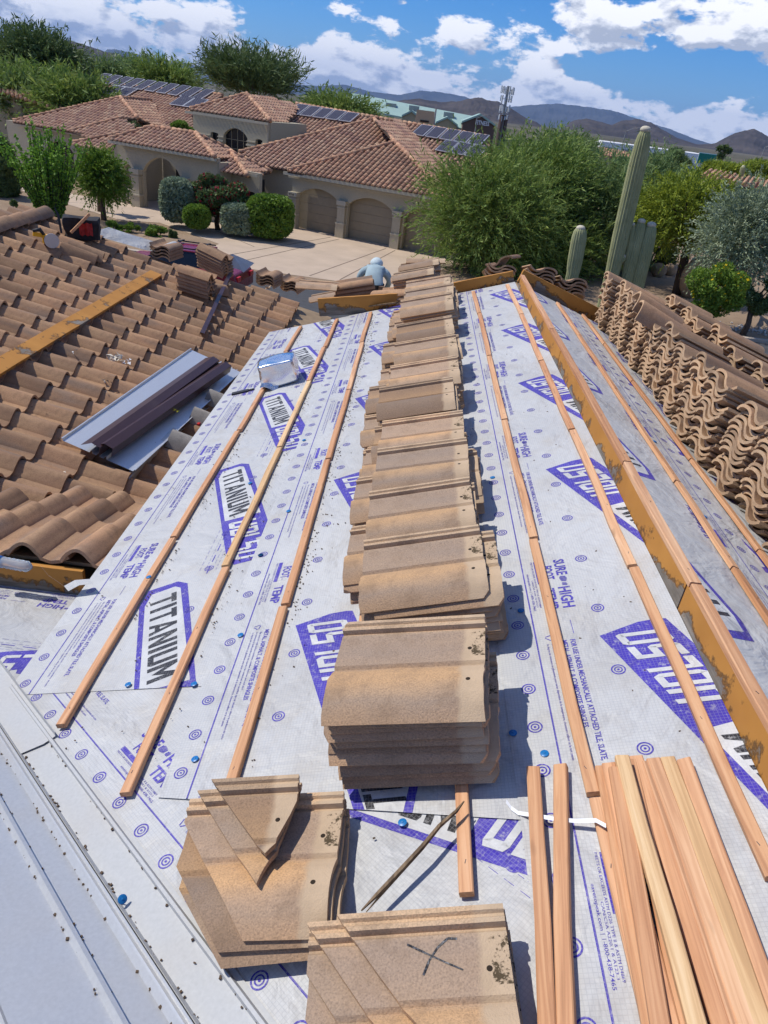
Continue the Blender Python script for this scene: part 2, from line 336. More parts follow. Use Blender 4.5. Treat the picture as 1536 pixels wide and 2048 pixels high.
mat_metal('brown_metal', (0.070, 0.034, 0.030), 0.34, 0.1, 0.25); mat_metal('foil', (0.80, 0.82, 0.85), 0.22, 0.0, 1.0)
# ================================================================== the roof being redone
S, DC = 1/3.0, 1.75
TH = math.atan(S); CT, ST = math.cos(TH), math.sin(TH)
XE, XR, YN, YF = -1.40, 1.075, -1.6, 7.45          # eave, ridge, near and far end of the stripped slope
SA, KA = 0.30, -3.35                                # the tiled slope across the valley
KV, KB = 0.505, 1.49                                # near valley; tiled cricket
def zC(x): return HC + S*x - DC
def zD(x): return zC(XR) - S*(x - XR)
def zA(x): return HC - SA*x + KA
def zE(y): return HC + S*(KV - y) - DC
def zB(y): return HC + S*(KB - y) - DC
def PC(px, py, o=0.0): return hit(px, py, (-S, 0, 1), HC - DC + o)
def PD(px, py, o=0.0): return hit(px, py, (S, 0, 1), zC(XR) + S*XR + o)
def PA(px, py, o=0.0): return hit(px, py, (SA, 0, 1), HC + KA + o)
def PE(px, py, o=0.0): return hit(px, py, (0, S, 1), HC + S*KV - DC + o)

plain('stucco_own', (0.44, 0.37, 0.28), 0.9, 0, 0.08, 20.0, 0.3)
plain('deck', (0.30, 0.21, 0.12), 0.8, 0, 0.2, 6.0)
plain('fascia_brown', (0.16, 0.10, 0.06), 0.7, 0, 0.2, 6.0)
house = thing('house', 'house under the camera with a half stripped tile roof and printed grey underlayment', 'house', (0, 0, 0))
def slab(name, pts, th, mat, parent=house):
    b = MB(); b.prism([Vector(p) - Vector((0, 0, th)) for p in pts], (0, 0, th)); return b.build(name, mat, parent)
YE0 = KV - XE                                       # where the near valley leaves the eave
slab('roof_deck', [(XE, YE0, zC(XE)), (XR, YN - 0.9, zC(XR)), (XR, YF, zC(XR)), (XE, YF, zC(XE))][:0] or
     [(XE, YE0, zC(XE)), (KV - YN, YN, zC(KV - YN)), (XR, YN, zC(XR)), (XR, YF, zC(XR)), (XE, YF, zC(XE))] if KV - YN < XR else
     [(XE, YE0, zC(XE)), (XR, KV - XR, zC(XR)), (XR, YF, zC(XR)), (XE, YF, zC(XE))], 0.02, M['deck'])
slab('roof_deck', [(XR, YN, zD(XR)), (4.4, YN, zD(4.4)), (4.4, YF, zD(4.4)), (XR, YF, zD(XR))], 0.02, M['deck'])
slab('roof_deck', [(-4.6, -1.5, zE(-1.5)), (KV + 1.5, -1.5, zE(-1.5)), (XE, YE0, zE(YE0)), (XE, 3.1, zE(3.1)), (-4.6, 3.1, zE(3.1))], 0.02, M['deck'])
slab('roof_deck', [(-4.95, 1.5, zA(-4.95)), (-1.15, 3.4, zA(-1.15)), (-1.15, 11.3, zA(-1.15)), (-4.95, 10.0, zA(-4.95))], 0.02, M['deck'])
slab('roof_deck', [(-4.95, 1.5, zA(-4.95)), (-4.95, 10.0, zA(-4.95)), (-8.6, 10.0, zA(-4.95) - 1.1), (-8.6, 1.5, zA(-4.95) - 1.1)], 0.02, M['deck'])
slab('roof_deck', [(-3.6, 3.05, zB(3.05)), (XE, 3.05, zB(3.05)), (XE, 4.9, zB(4.9)), (-3.6, 4.0, zB(4.0))], 0.02, M['deck'])
# beyond the far hip boards the roof falls away
HF = 0.36
slab('roof_deck', [(XE, YF, zC(XE) - .01), (XR, YF, zC(XR) - .01), (XR, YF + 5, zC(XR) - 5*HF), (XE, YF + 5, zC(XE) - 5*HF)], 0.02, M['deck'])
slab('roof_deck', [(XR, YF, zD(XR) - .01), (4.4, YF, zD(4.4) - .01), (4.4, YF + 2.6, zD(4.4) - 2.6*HF), (XR, YF + 2.6, zD(XR) - 2.6*HF)], 0.02, M['deck'])
b = MB(); b.box((1.5, 3.6, 1.6), (5.4, 11.6, 3.2)); b.box((-5.0, 5.6, 1.6), (7.0, 9.0, 3.2)); b.build('wall', M['stucco_own'], house)
b = MB(); b.box((XE + 0.03, (YE0 + YF)/2, zC(XE) - 0.15), (0.04, YF - YE0, 0.22)); b.build('fascia', M['fascia_brown'], house)
b = MB(); b.box((XE + 0.25, 5.0, zC(XE) - 0.75), (0.1, 4.6, 1.1)); b.build('wall', M['stucco_own'], house)

slab('roof_deck', [(-4.95, 10.0, zA(-4.95)), (-3.4, 10.2, zA(-3.4)), (-1.15, 11.3, zA(-1.15)), (-1.15, 14, zA(-1.15) - 1.2), (-4.95, 13.5, zA(-4.95) - 1.3)], 0.02, M['deck'])
# ---- frames on the slopes: (u along the print, v up the print) -> world
class Frame:
    def __init__(s, o, U, V): s.o = Vector(o); s.U = Vector(U).normalized(); s.V = Vector(V).normalized(); s.n = s.U.cross(s.V).normalized()
    def mat(s): return Matrix(((s.U.x, s.V.x, s.n.x, s.o.x), (s.U.y, s.V.y, s.n.y, s.o.y), (s.U.z, s.V.z, s.n.z, s.o.z), (0, 0, 0, 1)))

# ---- lettering
_fc = {}
def glyphs(body, bold=0.0):
    k = (body, bold)
    if k in _fc: return _fc[k]
    cu = bpy.data.curves.new('t', 'FONT'); cu.body = body; cu.size = 1.0; cu.offset = bold; cu.resolution_u = 2; cu.fill_mode = 'FRONT'; cu.extrude = 0
    ob = bpy.data.objects.new('t', cu); COL.objects.link(ob); dg = bpy.context.evaluated_depsgraph_get()
    me = bpy.data.meshes.new_from_object(ob.evaluated_get(dg)); bpy.data.objects.remove(ob)
    v = np.zeros(len(me.vertices)*3); me.vertices.foreach_get('co', v); v = v.reshape(-1, 3)[:, :2]
    f = [tuple(p.vertices) for p in me.polygons]; bpy.data.meshes.remove(me); bpy.data.curves.remove(cu)
    v = v - v.min(axis=0); v = v/np.maximum(v.max(axis=0), 1e-6); _fc[k] = (v, f); return _fc[k]
def put_text(b, body, u0, v0, width, height, bold=0.0, du=None, dv=None):
    v, f = glyphs(body, bold); U = du or (width, 0.0); V = dv or (0.0, height)
    b.add([(u0 + p[0]*U[0] + p[1]*V[0], v0 + p[0]*U[1] + p[1]*V[1], 0.0) for p in v], f)
_R = lambda *r: [((a, c), (b, c), (b, d), (a, d)) for a, c, b, d in r]
BLOCK = {  # block capitals on a unit cell
 'T': _R((0, .80, 1, 1), (.36, 0, .64, .80)), 'I': _R((.1, 0, .9, 1)), 'U': _R((0, .12, .3, 1), (.7, .12, 1, 1)) + [((.12, 0), (.88, 0), (1, .12), (.7, .2), (.3, .2), (0, .12))],
 'A': [((0, 0), (.28, 0), (.62, 1), (.36, 1)), ((.72, 0), (1, 0), (.64, 1), (.46, 1)), ((.25, .2), (.75, .2), (.7, .38), (.3, .38))],
 'N': _R((0, 0, .28, 1), (.72, 0, 1, 1)) + [((.28, 1), (.28, .62), (.72, 0), (.72, .38))],
 'M': _R((0, 0, .24, 1), (.76, 0, 1, 1)) + [((.24, 1), (.24, .6), (.5, .15), (.5, .52)), ((.76, 1), (.5, .52), (.5, .15), (.76, .6))],
 'D': _R((0, 0, .28, 1), (.28, 0, .8, .16), (.28, .84, .8, 1)) + [((.8, 0), (1, .14), (1, .86), (.8, 1), (.72, .84), (.72, .16))],
 'L': _R((0, 0, .3, 1), (.3, 0, 1, .18)),
 '5': _R((0, .84, 1, 1), (0, .46, .28, .84), (.28, .46, .85, .62), (0, 0, .85, .16)) + [((.72, .16), (.85, 0), (1, .1), (1, .52), (.85, .62), (.72, .46))],
 '0': _R((0, .1, .28, .9), (.72, .1, 1, .9)) + [((.12, 0), (.88, 0), (1, .1), (.72, .16), (.28, .16), (0, .1)), ((.12, 1), (0, .9), (.28, .84), (.72, .84), (1, .9), (.88, 1))]}
def put_block(b, word, widths, o, U, V, gap=0.17):
    tot = sum(widths) + gap*(len(word) - 1); x = 0.0
    for ch, w in zip(word, widths):
        for q in BLOCK[ch]:
            b.poly([(o[0] + (x + p[0]*w)/tot*U[0] + p[1]*V[0], o[1] + (x + p[0]*w)/tot*U[1] + p[1]*V[1], 0.0) for p in q])
        x += w + gap
def ring(b, u, v, r0, r1, n=18, jag=0.0):
    vs = []
    for r in (r0, r1): vs += [(u + r*math.cos(2*math.pi*i/n), v + r*math.sin(2*math.pi*i/n), 0) for i in range(n)]
    b.add(vs, [(i, (i+1) % n, n + (i+1) % n, n + i) for i in range(n)])
def disc(b, u, v, r, n=10): b.poly([(u + r*math.cos(2*math.pi*i/n), v + r*math.sin(2*math.pi*i/n), 0) for i in range(n)])
def target(b, u, v):
    ring(b, u, v, 0.0185, 0.023); ring(b, u, v, 0.0095, 0.0135); disc(b, u, v, 0.0042)
def seg(b, p, q, w):
    p, q = Vector((*p, 0)), Vector((*q, 0)); d = (q - p).normalized(); s = Vector((-d.y, d.x, 0))*(w/2); b.poly([p - s, q - s, q + s, p + s])
PER = 1.29
K5 = 1.0/CT                                          # plan -> slope length across the strip
def print_unit(logo, P):
    """one repeat of the roll print; u runs with the text, v across, line at v = 0, SURE starts at u = 0"""
    b = MB(); b.m = 0
    seg(b, (-0.004, 0), (P - 0.0, 0), 0.0052)
    for i in range(8): target(b, (i + 0.35)*P/8, -0.054)
    for i in range(4): target(b, (i + 0.05)*P/4, 0.235 if logo == 2 else 0.545)
    put_text(b, 'SURE', 0.0, 0.125, 0.108, 0.043, 0.03); put_text(b, 'FOOT', 0.036, 0.076, 0.093, 0.040, 0.03)
    put_text(b, 'HIGH', 0.185, 0.117, 0.128, 0.046, 0.03); put_text(b, 'TEMP', 0.185, 0.062, 0.128, 0.042, 0.03)
    put_text(b, '\u00ae', 0.131, 0.083, 0.008, 0.008)
    for k, (a, w) in enumerate([(0, .020), (1, .026), (2, .028), (3, .026), (4, .022), (5, .018), (7, .016), (8, .02), (9, .018)]):   # boot sole
        seg(b, (0.116 + a*0.0062, 0.146 - w/2), (0.120 + a*0.0062, 0.146 + w/2), 0.0040)
    # reversed panel: letters are gaps, so the bar is cut round them with the white print on top
    b.poly([(-.004, .048, 0), (.150, .048, 0), (.150, .066, 0), (-.004, .066, 0)])
    put_text(b, 'MEETS OR EXCEEDS ASTM D226 TYPE II & ASTM D4869', -0.004, 0.036, 0.30, 0.0070); put_text(b, 'CAN/CSA A220.1 & A123.3', 0.12, 0.026, 0.17, 0.0065)
    put_text(b, 'eavetopeak.com | 1-800-438-7465', 0.075, 0.010, 0.235, 0.0115, 0.006)
    put_text(b, 'FOR USE UNDER MECHANICALLY ATTACHED TILE, SLATE,', 0.49, 0.108, 0.52, 0.0215, 0.022)
    put_text(b, 'METAL, ASPHALT, & COMPOSITE SHINGLES', 0.49, 0.080, 0.395, 0.0215, 0.022)
    put_text(b, 'Slip may vary with surface conditions, weather, footwear and roof pitch', 0.50, 0.062, 0.33, 0.0098, 0.004)
    put_text(b, 'La resistencia al desliz puede variar de acuerdo a las condiciones de la superficie, tipo de calzado o clima y la pendiente del techo', 0.50, 0.046, 0.56, 0.0098, 0.004)
    put_text(b, 'La degr\u00e9e de r\u00e9sistance au glissement peut varier d\u00e9pendant de la temp\u00e9rature, chaussure utiliser et le toit pente', 0.50, 0.030, 0.50, 0.0098, 0.004)
    for i in range(3):                                # recycling loop
        a = 2*math.pi*i/3 + 0.5; c, s = math.cos(a), math.sin(a); c2, s2 = math.cos(a + 1.75), math.sin(a + 1.75)
        seg(b, (0.468 + .015*c, 0.046 + .015*s), (0.468 + .015*c2, 0.046 + .015*s2), 0.0035)
    seg(b, (0.385, 0.13), (0.46, 0.13), 0.002)
    # dashed lap lines
    for vv, w, dl in ((0.50, .0015, .05), (0.53, .0015, .03), (0.545, .0055, .10), (0.565, .0015, .05), (0.585, .0015, .03)):
        if logo != 1: break
        u = -0.08
        while u < 0.36: seg(b, (u, vv), (u + dl*0.62, vv), w); u += dl
    if logo == 1:
        u0 = 0.463; X = lambda x, y: ((3.929 - y) + u0, (x + 1.295)*K5, 0.0)
        outer = [(-1.03, 3.93), (-.905, 3.977), (-.851, 3.949), (-.575, 3.154), (-.576, 3.0), (-.605, 2.99), (-.574, 2.93), (-.568, 2.78), (-.659, 2.761), (-.726, 2.876), (-1.03, 3.806)]
        box = [(-1.004, 3.895), (-.90, 3.935), (-.872, 3.915), (-.628, 3.205), (-.634, 3.262), (-.820, 3.232)]
        box = [(-1.002, 3.893), (-.905, 3.935), (-.874, 3.918), (-.635, 3.262), (-.818, 3.222), (-1.002, 3.80)]
        b.poly([X(*p) for p in outer][::-1])
        b.m = 2; b.poly([(x, y, 0.0006) for x, y, z in (X(*p) for p in box)][::-1])
        b2 = MB(); o = X(-.990, 3.842); e = X(-.803, 3.262); h = X(-.884, 3.890)
        put_block(b2, 'TITANIUM', (1, .42, 1, 1.05, 1.05, .42, 1.0, 1.3), o, (e[0]-o[0], e[1]-o[1]), (h[0]-o[0], h[1]-o[1]))
        b.m = 1; b.add([(x, y, 0.0012) for x, y, z in b2.v], b2.f)
        b2 = MB(); o = X(-.790, 3.190); e = X(-.665, 2.80); h = X(-.625, 3.205)
        put_block(b2, 'UDL50', (1, 1, .9, 1, 1), o, (e[0]-o[0], e[1]-o[1]), ((h[0]-o[0]), (h[1]-o[1])*0.86))
        b.m = 2; b.add([(x, y, 0.0012) for x, y, z in b2.v], b2.f)
    else:
        u0 = 0.49; X = lambda x, y: (-y + u0, (x + 0.20)*K5, 0.0)
        outer = [(0, 0), (.131, .047), (.195, .052), (.219, .047), (.254, -.06), (.49, -.80), (.46, -.99), (.32, -.93)]
        b.poly([X(*p) for p in outer][::-1])
        b.m = 2; box = [(.186, -.448), (.345, -.415), (.465, -.80), (.44, -.955), (.34, -.90)]
        b.poly([(x, y, 0.0006) for x, y, z in (X(*p) for p in box)][::-1])
        b2 = MB(); o = X(.305, -.345); e = X(.200, -.005); h = X(.150, -.345)
        put_block(b2, 'UDL50', (1, 1, .9, 1, 1), o, (e[0]-o[0], e[1]-o[1]), ((h[0]-o[0]), (h[1]-o[1])))
        b.m = 2; b.add([(x, y, 0.0012) for x, y, z in b2.v], b2.f)
        b2 = MB(); o = X(.460, -.90); e = X(.335, -.475); h = X(.345, -.90)
        put_block(b2, 'TITANIUM', (1, .42, 1, 1.05, 1.05, .42, 1.0, 1.3), o, (e[0]-o[0], e[1]-o[1]), ((h[0]-o[0]), (h[1]-o[1])))
        b.m = 1; b.add([(x, y, 0.0012) for x, y, z in b2.v], b2.f)
        c = X(.205, -.45); 
    return b.mesh('print', [M['purple_print'], M['black_print'], M['white_print']], fix=False)
UNIT = {(l, p): print_unit(l, p) for l, p in ((1, PER), (2, PER), (1, 1.25))}
def clip_mesh(me, planes):                            # keep the side the plane normals point away from (local space)
    bm = bmesh.new(); bm.from_mesh(me)
    for co, no in planes:
        bmesh.ops.bisect_plane(bm, geom=bm.verts[:] + bm.edges[:] + bm.faces[:], plane_co=co, plane_no=no, clear_outer=True)
    m2 = bpy.data.meshes.new('print'); bm.to_mesh(m2); n = len(bm.faces); bm.free()
    for m in me.materials: m2.materials.append(m)
    return m2 if n else None
def sheet(name, frame, poly, lift, logo, P, u_from, u_to, label=None, sag=0.0, phase=0.0):
    """a roll of underlayment: poly in (u, v) of its frame, with the print laid on it"""
    fr = Frame(frame.o + frame.n*lift, frame.U, frame.V); us = [p[0] for p in poly]; vs = [p[1] for p in poly]
    bm = bmesh.new(); step = 0.09
    nu = max(2, int((max(us) - min(us))/step)); nv = max(2, int((max(vs) - min(vs))/step))
    g = [[bm.verts.new((min(us) + (max(us) - min(us))*i/nu, min(vs) + (max(vs) - min(vs))*j/nv, 0)) for j in range(nv+1)] for i in range(nu+1)]
    for i in range(nu):
        for j in range(nv): bm.faces.new((g[i][j], g[i+1][j], g[i+1][j+1], g[i][j+1]))
    n = len(poly); pl = []
    area = sum(poly[i][0]*poly[(i+1) % n][1] - poly[(i+1) % n][0]*poly[i][1] for i in range(n))
    for i in range(n):
        a, c = Vector((*poly[i], 0)), Vector((*poly[(i+1) % n], 0)); d = c - a; no = Vector((d.y, -d.x, 0))*(1 if area > 0 else -1); pl.append((a, no.normalized()))
    for co, no in pl: bmesh.ops.bisect_plane(bm, geom=bm.verts[:] + bm.edges[:] + bm.faces[:], plane_co=co, plane_no=no, clear_outer=True)
    me = bpy.data.meshes.new(name); bm.to_mesh(me); bm.free(); me.materials.append(M['underlay'])
    o = link(name, me, None, house, fr.mat())
    if label: o['label'] = label
    k = math.floor((u_from - phase)/P)
    while phase + k*P < u_to:
        u0 = phase + k*P; k += 1
        if u0 + P + 0.6 < min(us) or u0 - .1 > max(us): continue
        T = Vector((u0, 0, 0)); m2 = clip_mesh(UNIT[(logo, P)], [(co - T, no) for co, no in pl])
        if m2: link('print', m2, None, o, Matrix.Translation((u0, 0, 0.0008)))
    return o
fC = lambda xl: Frame((xl, 0, zC(xl)), (0, -1, 0), (CT, 0, ST))           # text towards the camera, tops up the slope
u = lambda y: -y
vx = lambda x, xl: (x - xl)*K5
XL1, XL2, XL3 = -1.292, -0.475, 0.597
UW = (CT, 0, ST)
# the sheet along the valley lies lowest
vU = Vector((1, -1, S)).normalized(); vN = Vector((-S, 0, 1)).normalized(); vV = vN.cross(vU)
p0 = Vector((-0.660, 1.481, zC(-0.660)))
fV = Frame(p0, vU, vV)
def toV(x, y): d = Vector((x, y, zC(x))) - p0; return (d.dot(fV.U), d.dot(fV.V))
kE = KV + 0.10
sheet('underlayment', fV, [toV(XE, kE - XE), toV(1.06, kE - 1.06), toV(1.06, 1.6), toV(-0.2, 2.2), toV(XE, 2.3)], 0.002, 1, PER, -2.5, 2.6, 'underlayment strip running along the metal valley', phase=-0.22 + 0.0)
sheet('underlayment', fC(XL1), [(u(7.42), vx(XE, XL1)), (u(2.03), vx(XE, XL1)), (u(1.93), vx(-0.50, XL1)), (u(7.42), vx(-0.50, XL1))], 0.0045, 1, PER, -8, 0, 'underlayment strip along the eave with the loose corner', phase=-3.112)
sheet('underlayment', fC(XL2), [(u(7.42), vx(-0.573, XL2)), (u(1.444), vx(-0.573, XL2)), (u(1.24), vx(0.53, XL2)), (u(7.42), vx(0.53, XL2))], 0.0075, 2, PER, -8, 0, 'underlayment strip under the row of stacked tiles', phase=-2.716)
sheet('underlayment', fC(XL3), [(u(7.42), vx(0.472, XL3)), (u(-1.5), vx(0.472, XL3)), (u(-1.5), vx(1.062, XL3)), (u(7.42), vx(1.062, XL3))], 0.0105, 2, PER, -8, 2, 'underlayment strip beside the ridge board', phase=-2.423)
fD = lambda xl: Frame((xl, 0, zD(xl)), (0, 1, 0), (-CT, 0, ST))
sheet('underlayment', fD(2.06), [(-1.5, -1.2), (7.42, -1.2), (7.42, 0.5), (-1.5, 0.5)], 0.003, 1, 1.25, -2, 8, 'shaded lower underlayment strip under the tile stacks', phase=2.28)
sheet('underlayment', fD(1.625), [(-1.5, -0.12), (7.42, -0.12), (7.42, (1.625 - XR - .02)*K5), (-1.5, (1.625 - XR - .02)*K5)], 0.006, 1, 1.25, -2, 8, 'shaded underlayment strip on the far side of the ridge board', phase=2.141 - 0.586)
fE = Frame((-2.0, 2.96, zB(3.0) - .175), (-1, 0, 0), (0, -1.07, zE(1.90) - zB(3.0) + .175))
sheet('underlayment', fE, [(-0.62, -0.06), (2.2, -0.06), (2.2, 0.9), (-0.62, 1.0)], 0.003, 1, PER, -2, 2, 'small underlayment piece below the bottle', phase=-1.93)
slab('underlayment', [(-4.6, -1.5, zE(-1.5) + .002), (1.9, -1.5, zE(-1.5) + .002), (-1.85, 2.3, zE(2.3) + .002), (-4.6, 2.3, zE(2.3) + .002)], 0.001, M['underlay'])

# ---- battens nailed along the slopes
BW, BH = 0.036, 0.020
_bm = {}
def batten(a, bq, mat='batten', parent=house, nrm=None, name='batten', w=BW, h=BH):
    a, bq = Vector(a), Vector(bq); d = (bq - a); L = d.length; d.normalize(); nrm = Vector(nrm or (-S, 0, 1)).normalized()
    sd = d.cross(nrm).normalized(); nn = sd.cross(d)
    x, y = w/2, L/2; e = 0.003; j = [random.uniform(-.004, .004) for _ in range(8)]
    ring_ = [(-x, 0), (x, 0), (x, h - e), (x - e, h), (-x + e, h), (-x, h - e)]
    mb = MB(); mid = [(0, 0)] + [(random.uniform(-.0035, .0035), random.uniform(-.001, .002)) for _ in range(3)] + [(0, 0)]
    vs = [(p + mid[i][0], -y + 2*y*i/4, q + mid[i][1] - .004) for i in range(5) for p, q in ring_]
    fs = [(i*6 + k, i*6 + (k+1) % 6, (i+1)*6 + (k+1) % 6, (i+1)*6 + k) for i in range(4) for k in range(6)] + [(5, 4, 3, 2, 1, 0), (24, 25, 26, 27, 28, 29)]
    mb.add(vs, fs); me = mb.mesh(name, M[mat]); c = (a + bq)/2 + nn*0.006
    mw = Matrix(((sd.x, d.x, nn.x, c.x), (sd.y, d.y, nn.y, c.y), (sd.z, d.z, nn.z, c.z), (0, 0, 0, 1)))
    o = link(name, me, None, parent, mw)
    if parent is not None:
        yy = -L/2 + .08
        while yy < L/2 - .04: link('staple', ME_STAPLE, None, o, Matrix.Translation((random.uniform(-.006, .006), yy, h - .0035)) @ Matrix.Rotation(random.uniform(-.5, .5), 4, 'Z')); yy += random.uniform(.35, .55)
    return o
ME_STAPLE = MB().box((0, 0, 0), (.0016, .011, .0012)).mesh('staple', M['black_print'])
def onC(x, y, o=0.010): return (x - o*ST, y, zC(x) + o*CT)
def onD(x, y, o=0.008): return (x + o*ST, y, zD(x) + o*CT)
def yC(x, px, py): return PC(px, py).y
for x, ys, pale in (
    (-1.045, [1.785, yC(0, 347, 1085), yC(0, 443, 875), yC(0, 508, 780), 6.4, 7.3], ()),
    (-0.679, [1.443, yC(0, 445, 1145), yC(0, 548, 905), yC(0, 612, 770), 6.3, 7.3], (1, 2)),
    (-0.338, [1.06, yC(0, 572, 1222), yC(0, 640, 930), yC(0, 683, 790), 6.2, 7.3], ()),
    (0.0, [1.62, 3.4, 5.2, 7.3], ()),
    (0.328, [1.035, 3.2, 5.1, 7.3], ()),
    (0.664, [-0.9, 1.285, yC(0, 1060, 1090), yC(0, 1003, 850), yC(0, 975, 720), 6.4, 7.3], ()),
    (0.985, [1.02, yC(0, 1250, 1148), yC(0, 1140, 870), yC(0, 1080, 730), 6.1, 7.3], ())):
    for i in range(len(ys) - 1):
        batten(onC(x + random.uniform(-.006, .006), ys[i] + 0.012), onC(x + random.uniform(-.006, .006), ys[i+1] - 0.006), 'batten_pale' if i in pale else 'batten')
for x, ys in ((1.503, [0.9, 2.55, 3.35, 4.75, 6.1, 7.3]), (1.79, [0.9, 2.9, 3.9, 5.3, 6.3, 7.35]), (2.12, [0.9, 2.9, 4.9, 7.3])):
    for i in range(len(ys) - 1):
        batten(onD(x, ys[i] + 0.01), onD(x + random.uniform(-.005, .005), ys[i+1]), 'batten', nrm=(S, 0, 1))

# ---- ridge board and the boards of the far hip, old orange paint on grey wood
def board(name, a, bq, th, h, mat, label=None, up=(0, 0, 1), parent=house, n=14):
    a, bq = Vector(a), Vector(bq); d = bq - a; L = d.length; d.normalize(); sd = d.cross(Vector(up)).normalized(); nn = sd.cross(d)
    mb = MB(); vs = []
    for i in range(n + 1):
        y = -L/2 + L*i/n; w = random.uniform(-.003, .003)
        vs += [(-th/2, y, -h/2 + w), (th/2, y, -h/2 + random.uniform(-.003, .003)), (th/2, y, h/2 + random.uniform(-.002, .002)), (-th/2, y, h/2)]
    fs = [(i*4 + k, i*4 + (k+1) % 4, (i+1)*4 + (k+1) % 4, (i+1)*4 + k) for i in range(n) for k in range(4)] + [(3, 2, 1, 0), (n*4, n*4+1, n*4+2, n*4+3)]
    mb.add(vs, fs); c = (a + bq)/2
    o = link(name, mb.mesh(name, M[mat]), None, parent, Matrix(((sd.x, d.x, nn.x, c.x), (sd.y, d.y, nn.y, c.y), (sd.z, d.z, nn.z, c.z), (0, 0, 0, 1))))
    if label: o['label'] = label
    return o
zr = zC(XR)
for y0, y1 in ((0.2, 2.02), (2.03, 4.7), (4.71, 7.12)):
    board('ridge_board', (XR + .004, y0, zr + 0.052), (XR + .004, y1, zr + 0.052), 0.036, 0.112, 'oldpaint', 'old ridge board with peeling orange paint')
for y0, y1 in ((0.2, 2.0), (2.01, 2.95), (2.96, 5.2), (5.21, 7.15)):
    batten((XR + .006, y0, zr + 0.106), (XR + .006, y1, zr + 0.106), 'batten', nrm=(0, 0, 1), name='ridge_batten', w=0.040, h=0.022)
h0, h1 = at_y(640, 571, YF), at_y(1042, 571, YF)
board('hip_board', (h0.x, YF + .02, zC(h0.x) + .15), (-0.05, YF + .02, zC(-.05) + .03), 0.035, 0.18, 'oldpaint', 'old orange painted board along the far edge')
board('hip_board', (-0.045, YF + .02, zC(-.05) + .06), (XR - .03, YF + .02, zC(XR) + .04), 0.035, 0.125, 'oldpaint', 'old orange painted board along the far edge beside the tile row')
board('hip_board', (XR + .03, YF + .0, zC(XR) + .06), (2.12, YF + .10, zD(2.12) + .06), 0.035, 0.14, 'oldpaint', 'old orange painted board along the far edge of the shaded slope')

# ---- valley metal
def strip_uv(name, mat, pts, frame, parent, th=0.0015, smooth=False):     # a folded sheet: profile pts (v, n, u0, u1)
    mb = MB(); vs = []
    for v, nz, a, c in pts:
        for uu in (a, c): vs.append(frame.o + frame.U*uu + frame.V*v + frame.n*nz)
    mb.add(vs, [(2*i, 2*i + 1, 2*i + 3, 2*i + 2) for i in range(len(pts) - 1)]); o = mb.build(name, mat, parent, smooth, fix=False)
    m = o.modifiers.new('thick', 'SOLIDIFY'); m.thickness = th; m.offset = 0; return o
cV = Vector((KV, 0.0, zC(KV))); fc = Frame(cV, (-1, 1, -S), (1, 1, 0))
upC = Vector((-S, 0, 1)).normalized(); vdir = Vector((-1, 1, -S)).normalized()
wC = vdir.cross(upC).normalized(); wC = wC if wC.x > 0 else -wC           # across, on the stripped slope
upE = Vector((0, S, 1)).normalized(); wE = vdir.cross(upE).normalized(); wE = wE if wE.x < 0 else -wE
mC = Frame(cV, vdir, wC); mC.n = upC; mE = Frame(cV, vdir, wE); mE.n = upE
valley = MB()
flash = thing('valley_flashing', 'ribbed grey metal valley flashing with a white painted band at lower left', 'flashing')
U0, U1, U2 = -2.2, 2.75, 3.15
strip_uv('white_wing', M['galv_white'], [(0.022, .022, U0, U1), (0.030, .006, U0, U1), (0.118, .006, U0, U1 + .12), (0.122, .020, U0, U1 + .12), (0.130, .021, U0, U1 + .13), (0.136, .006, U0, U1 + .13), (0.150, .006, U0, U1 + .14)], mC, flash)
strip_uv('centre_rib', M['galv'], [(-0.001, .040, U0, U1), (0.004, .042, U0, U1), (0.024, .008, U0, U1)], mC, flash)
strip_uv('grey_wing', M['galv'], [(-0.001, .040, U0, U1), (0.026, .008, U0, U1), (0.098, .006, U0, U1), (0.104, .022, U0, U1), (0.114, .023, U0, U1), (0.124, .006, U0, U1), (0.305, .006, U0, U1), (0.312, .014, U0, U1), (0.318, .004, U0, U1)], mE, flash)
strip_uv('end_piece', M['galv_white'], [(-0.03, .012, 2.45, 3.22), (0.10, .014, 2.4, 3.30), (0.145, .014, 2.4, 3.22), (0.15, .030, 2.4, 3.22)], mC, flash)

# ---- blue cap nails
def cap_nail(loc, nrm, parent=None, up=False, r=0.0125):
    mb = MB(); n = 14
    for r0, z0 in ((r, 0.0), (r, .0016), (r*.8, .0026), (r*.28, .0030), (r*.20, .0044), (0.0005, .0048)):
        mb.v += [(r0*math.cos(2*math.pi*i/n), r0*math.sin(2*math.pi*i/n), z0) for i in range(n)]
    mb.f = [(k*n + i, k*n + (i+1) % n, (k+1)*n + (i+1) % n, (k+1)*n + i) for k in range(5) for i in range(n)]; mb.mi = [0]*len(mb.f)
    return mb
_cap = cap_nail(None, None).mesh('cap_nail', M['cap_blue'], 40)
qC = Vector((0, 0, 1)).rotation_difference(Vector((-S, 0, 1))).to_matrix().to_4x4()
qD = Vector((0, 0, 1)).rotation_difference(Vector((S, 0, 1))).to_matrix().to_4x4()
for px, py in ((256, 1369), (388, 1368), (390, 1518), (481, 1270), (577, 1022), (500, 966), (521, 1110), (805, 1645), (1042, 1221), (1026, 1466), (1089, 1507), (985, 955), (521, 1110), (608, 880)):
    link('cap_nail', _cap, None, house, Matrix.Translation(PC(px, py, 0.013)) @ qC)
for px, py in ((1310, 883), (1410, 1033), (1257, 810)): link('cap_nail', _cap, None, house, Matrix.Translation(PD(px, py, 0.010)) @ qD)
link('cap_nail', _cap, None, house, Matrix.Translation(onC(-1.045, PC(306, 1165).y, .034)) @ qC)
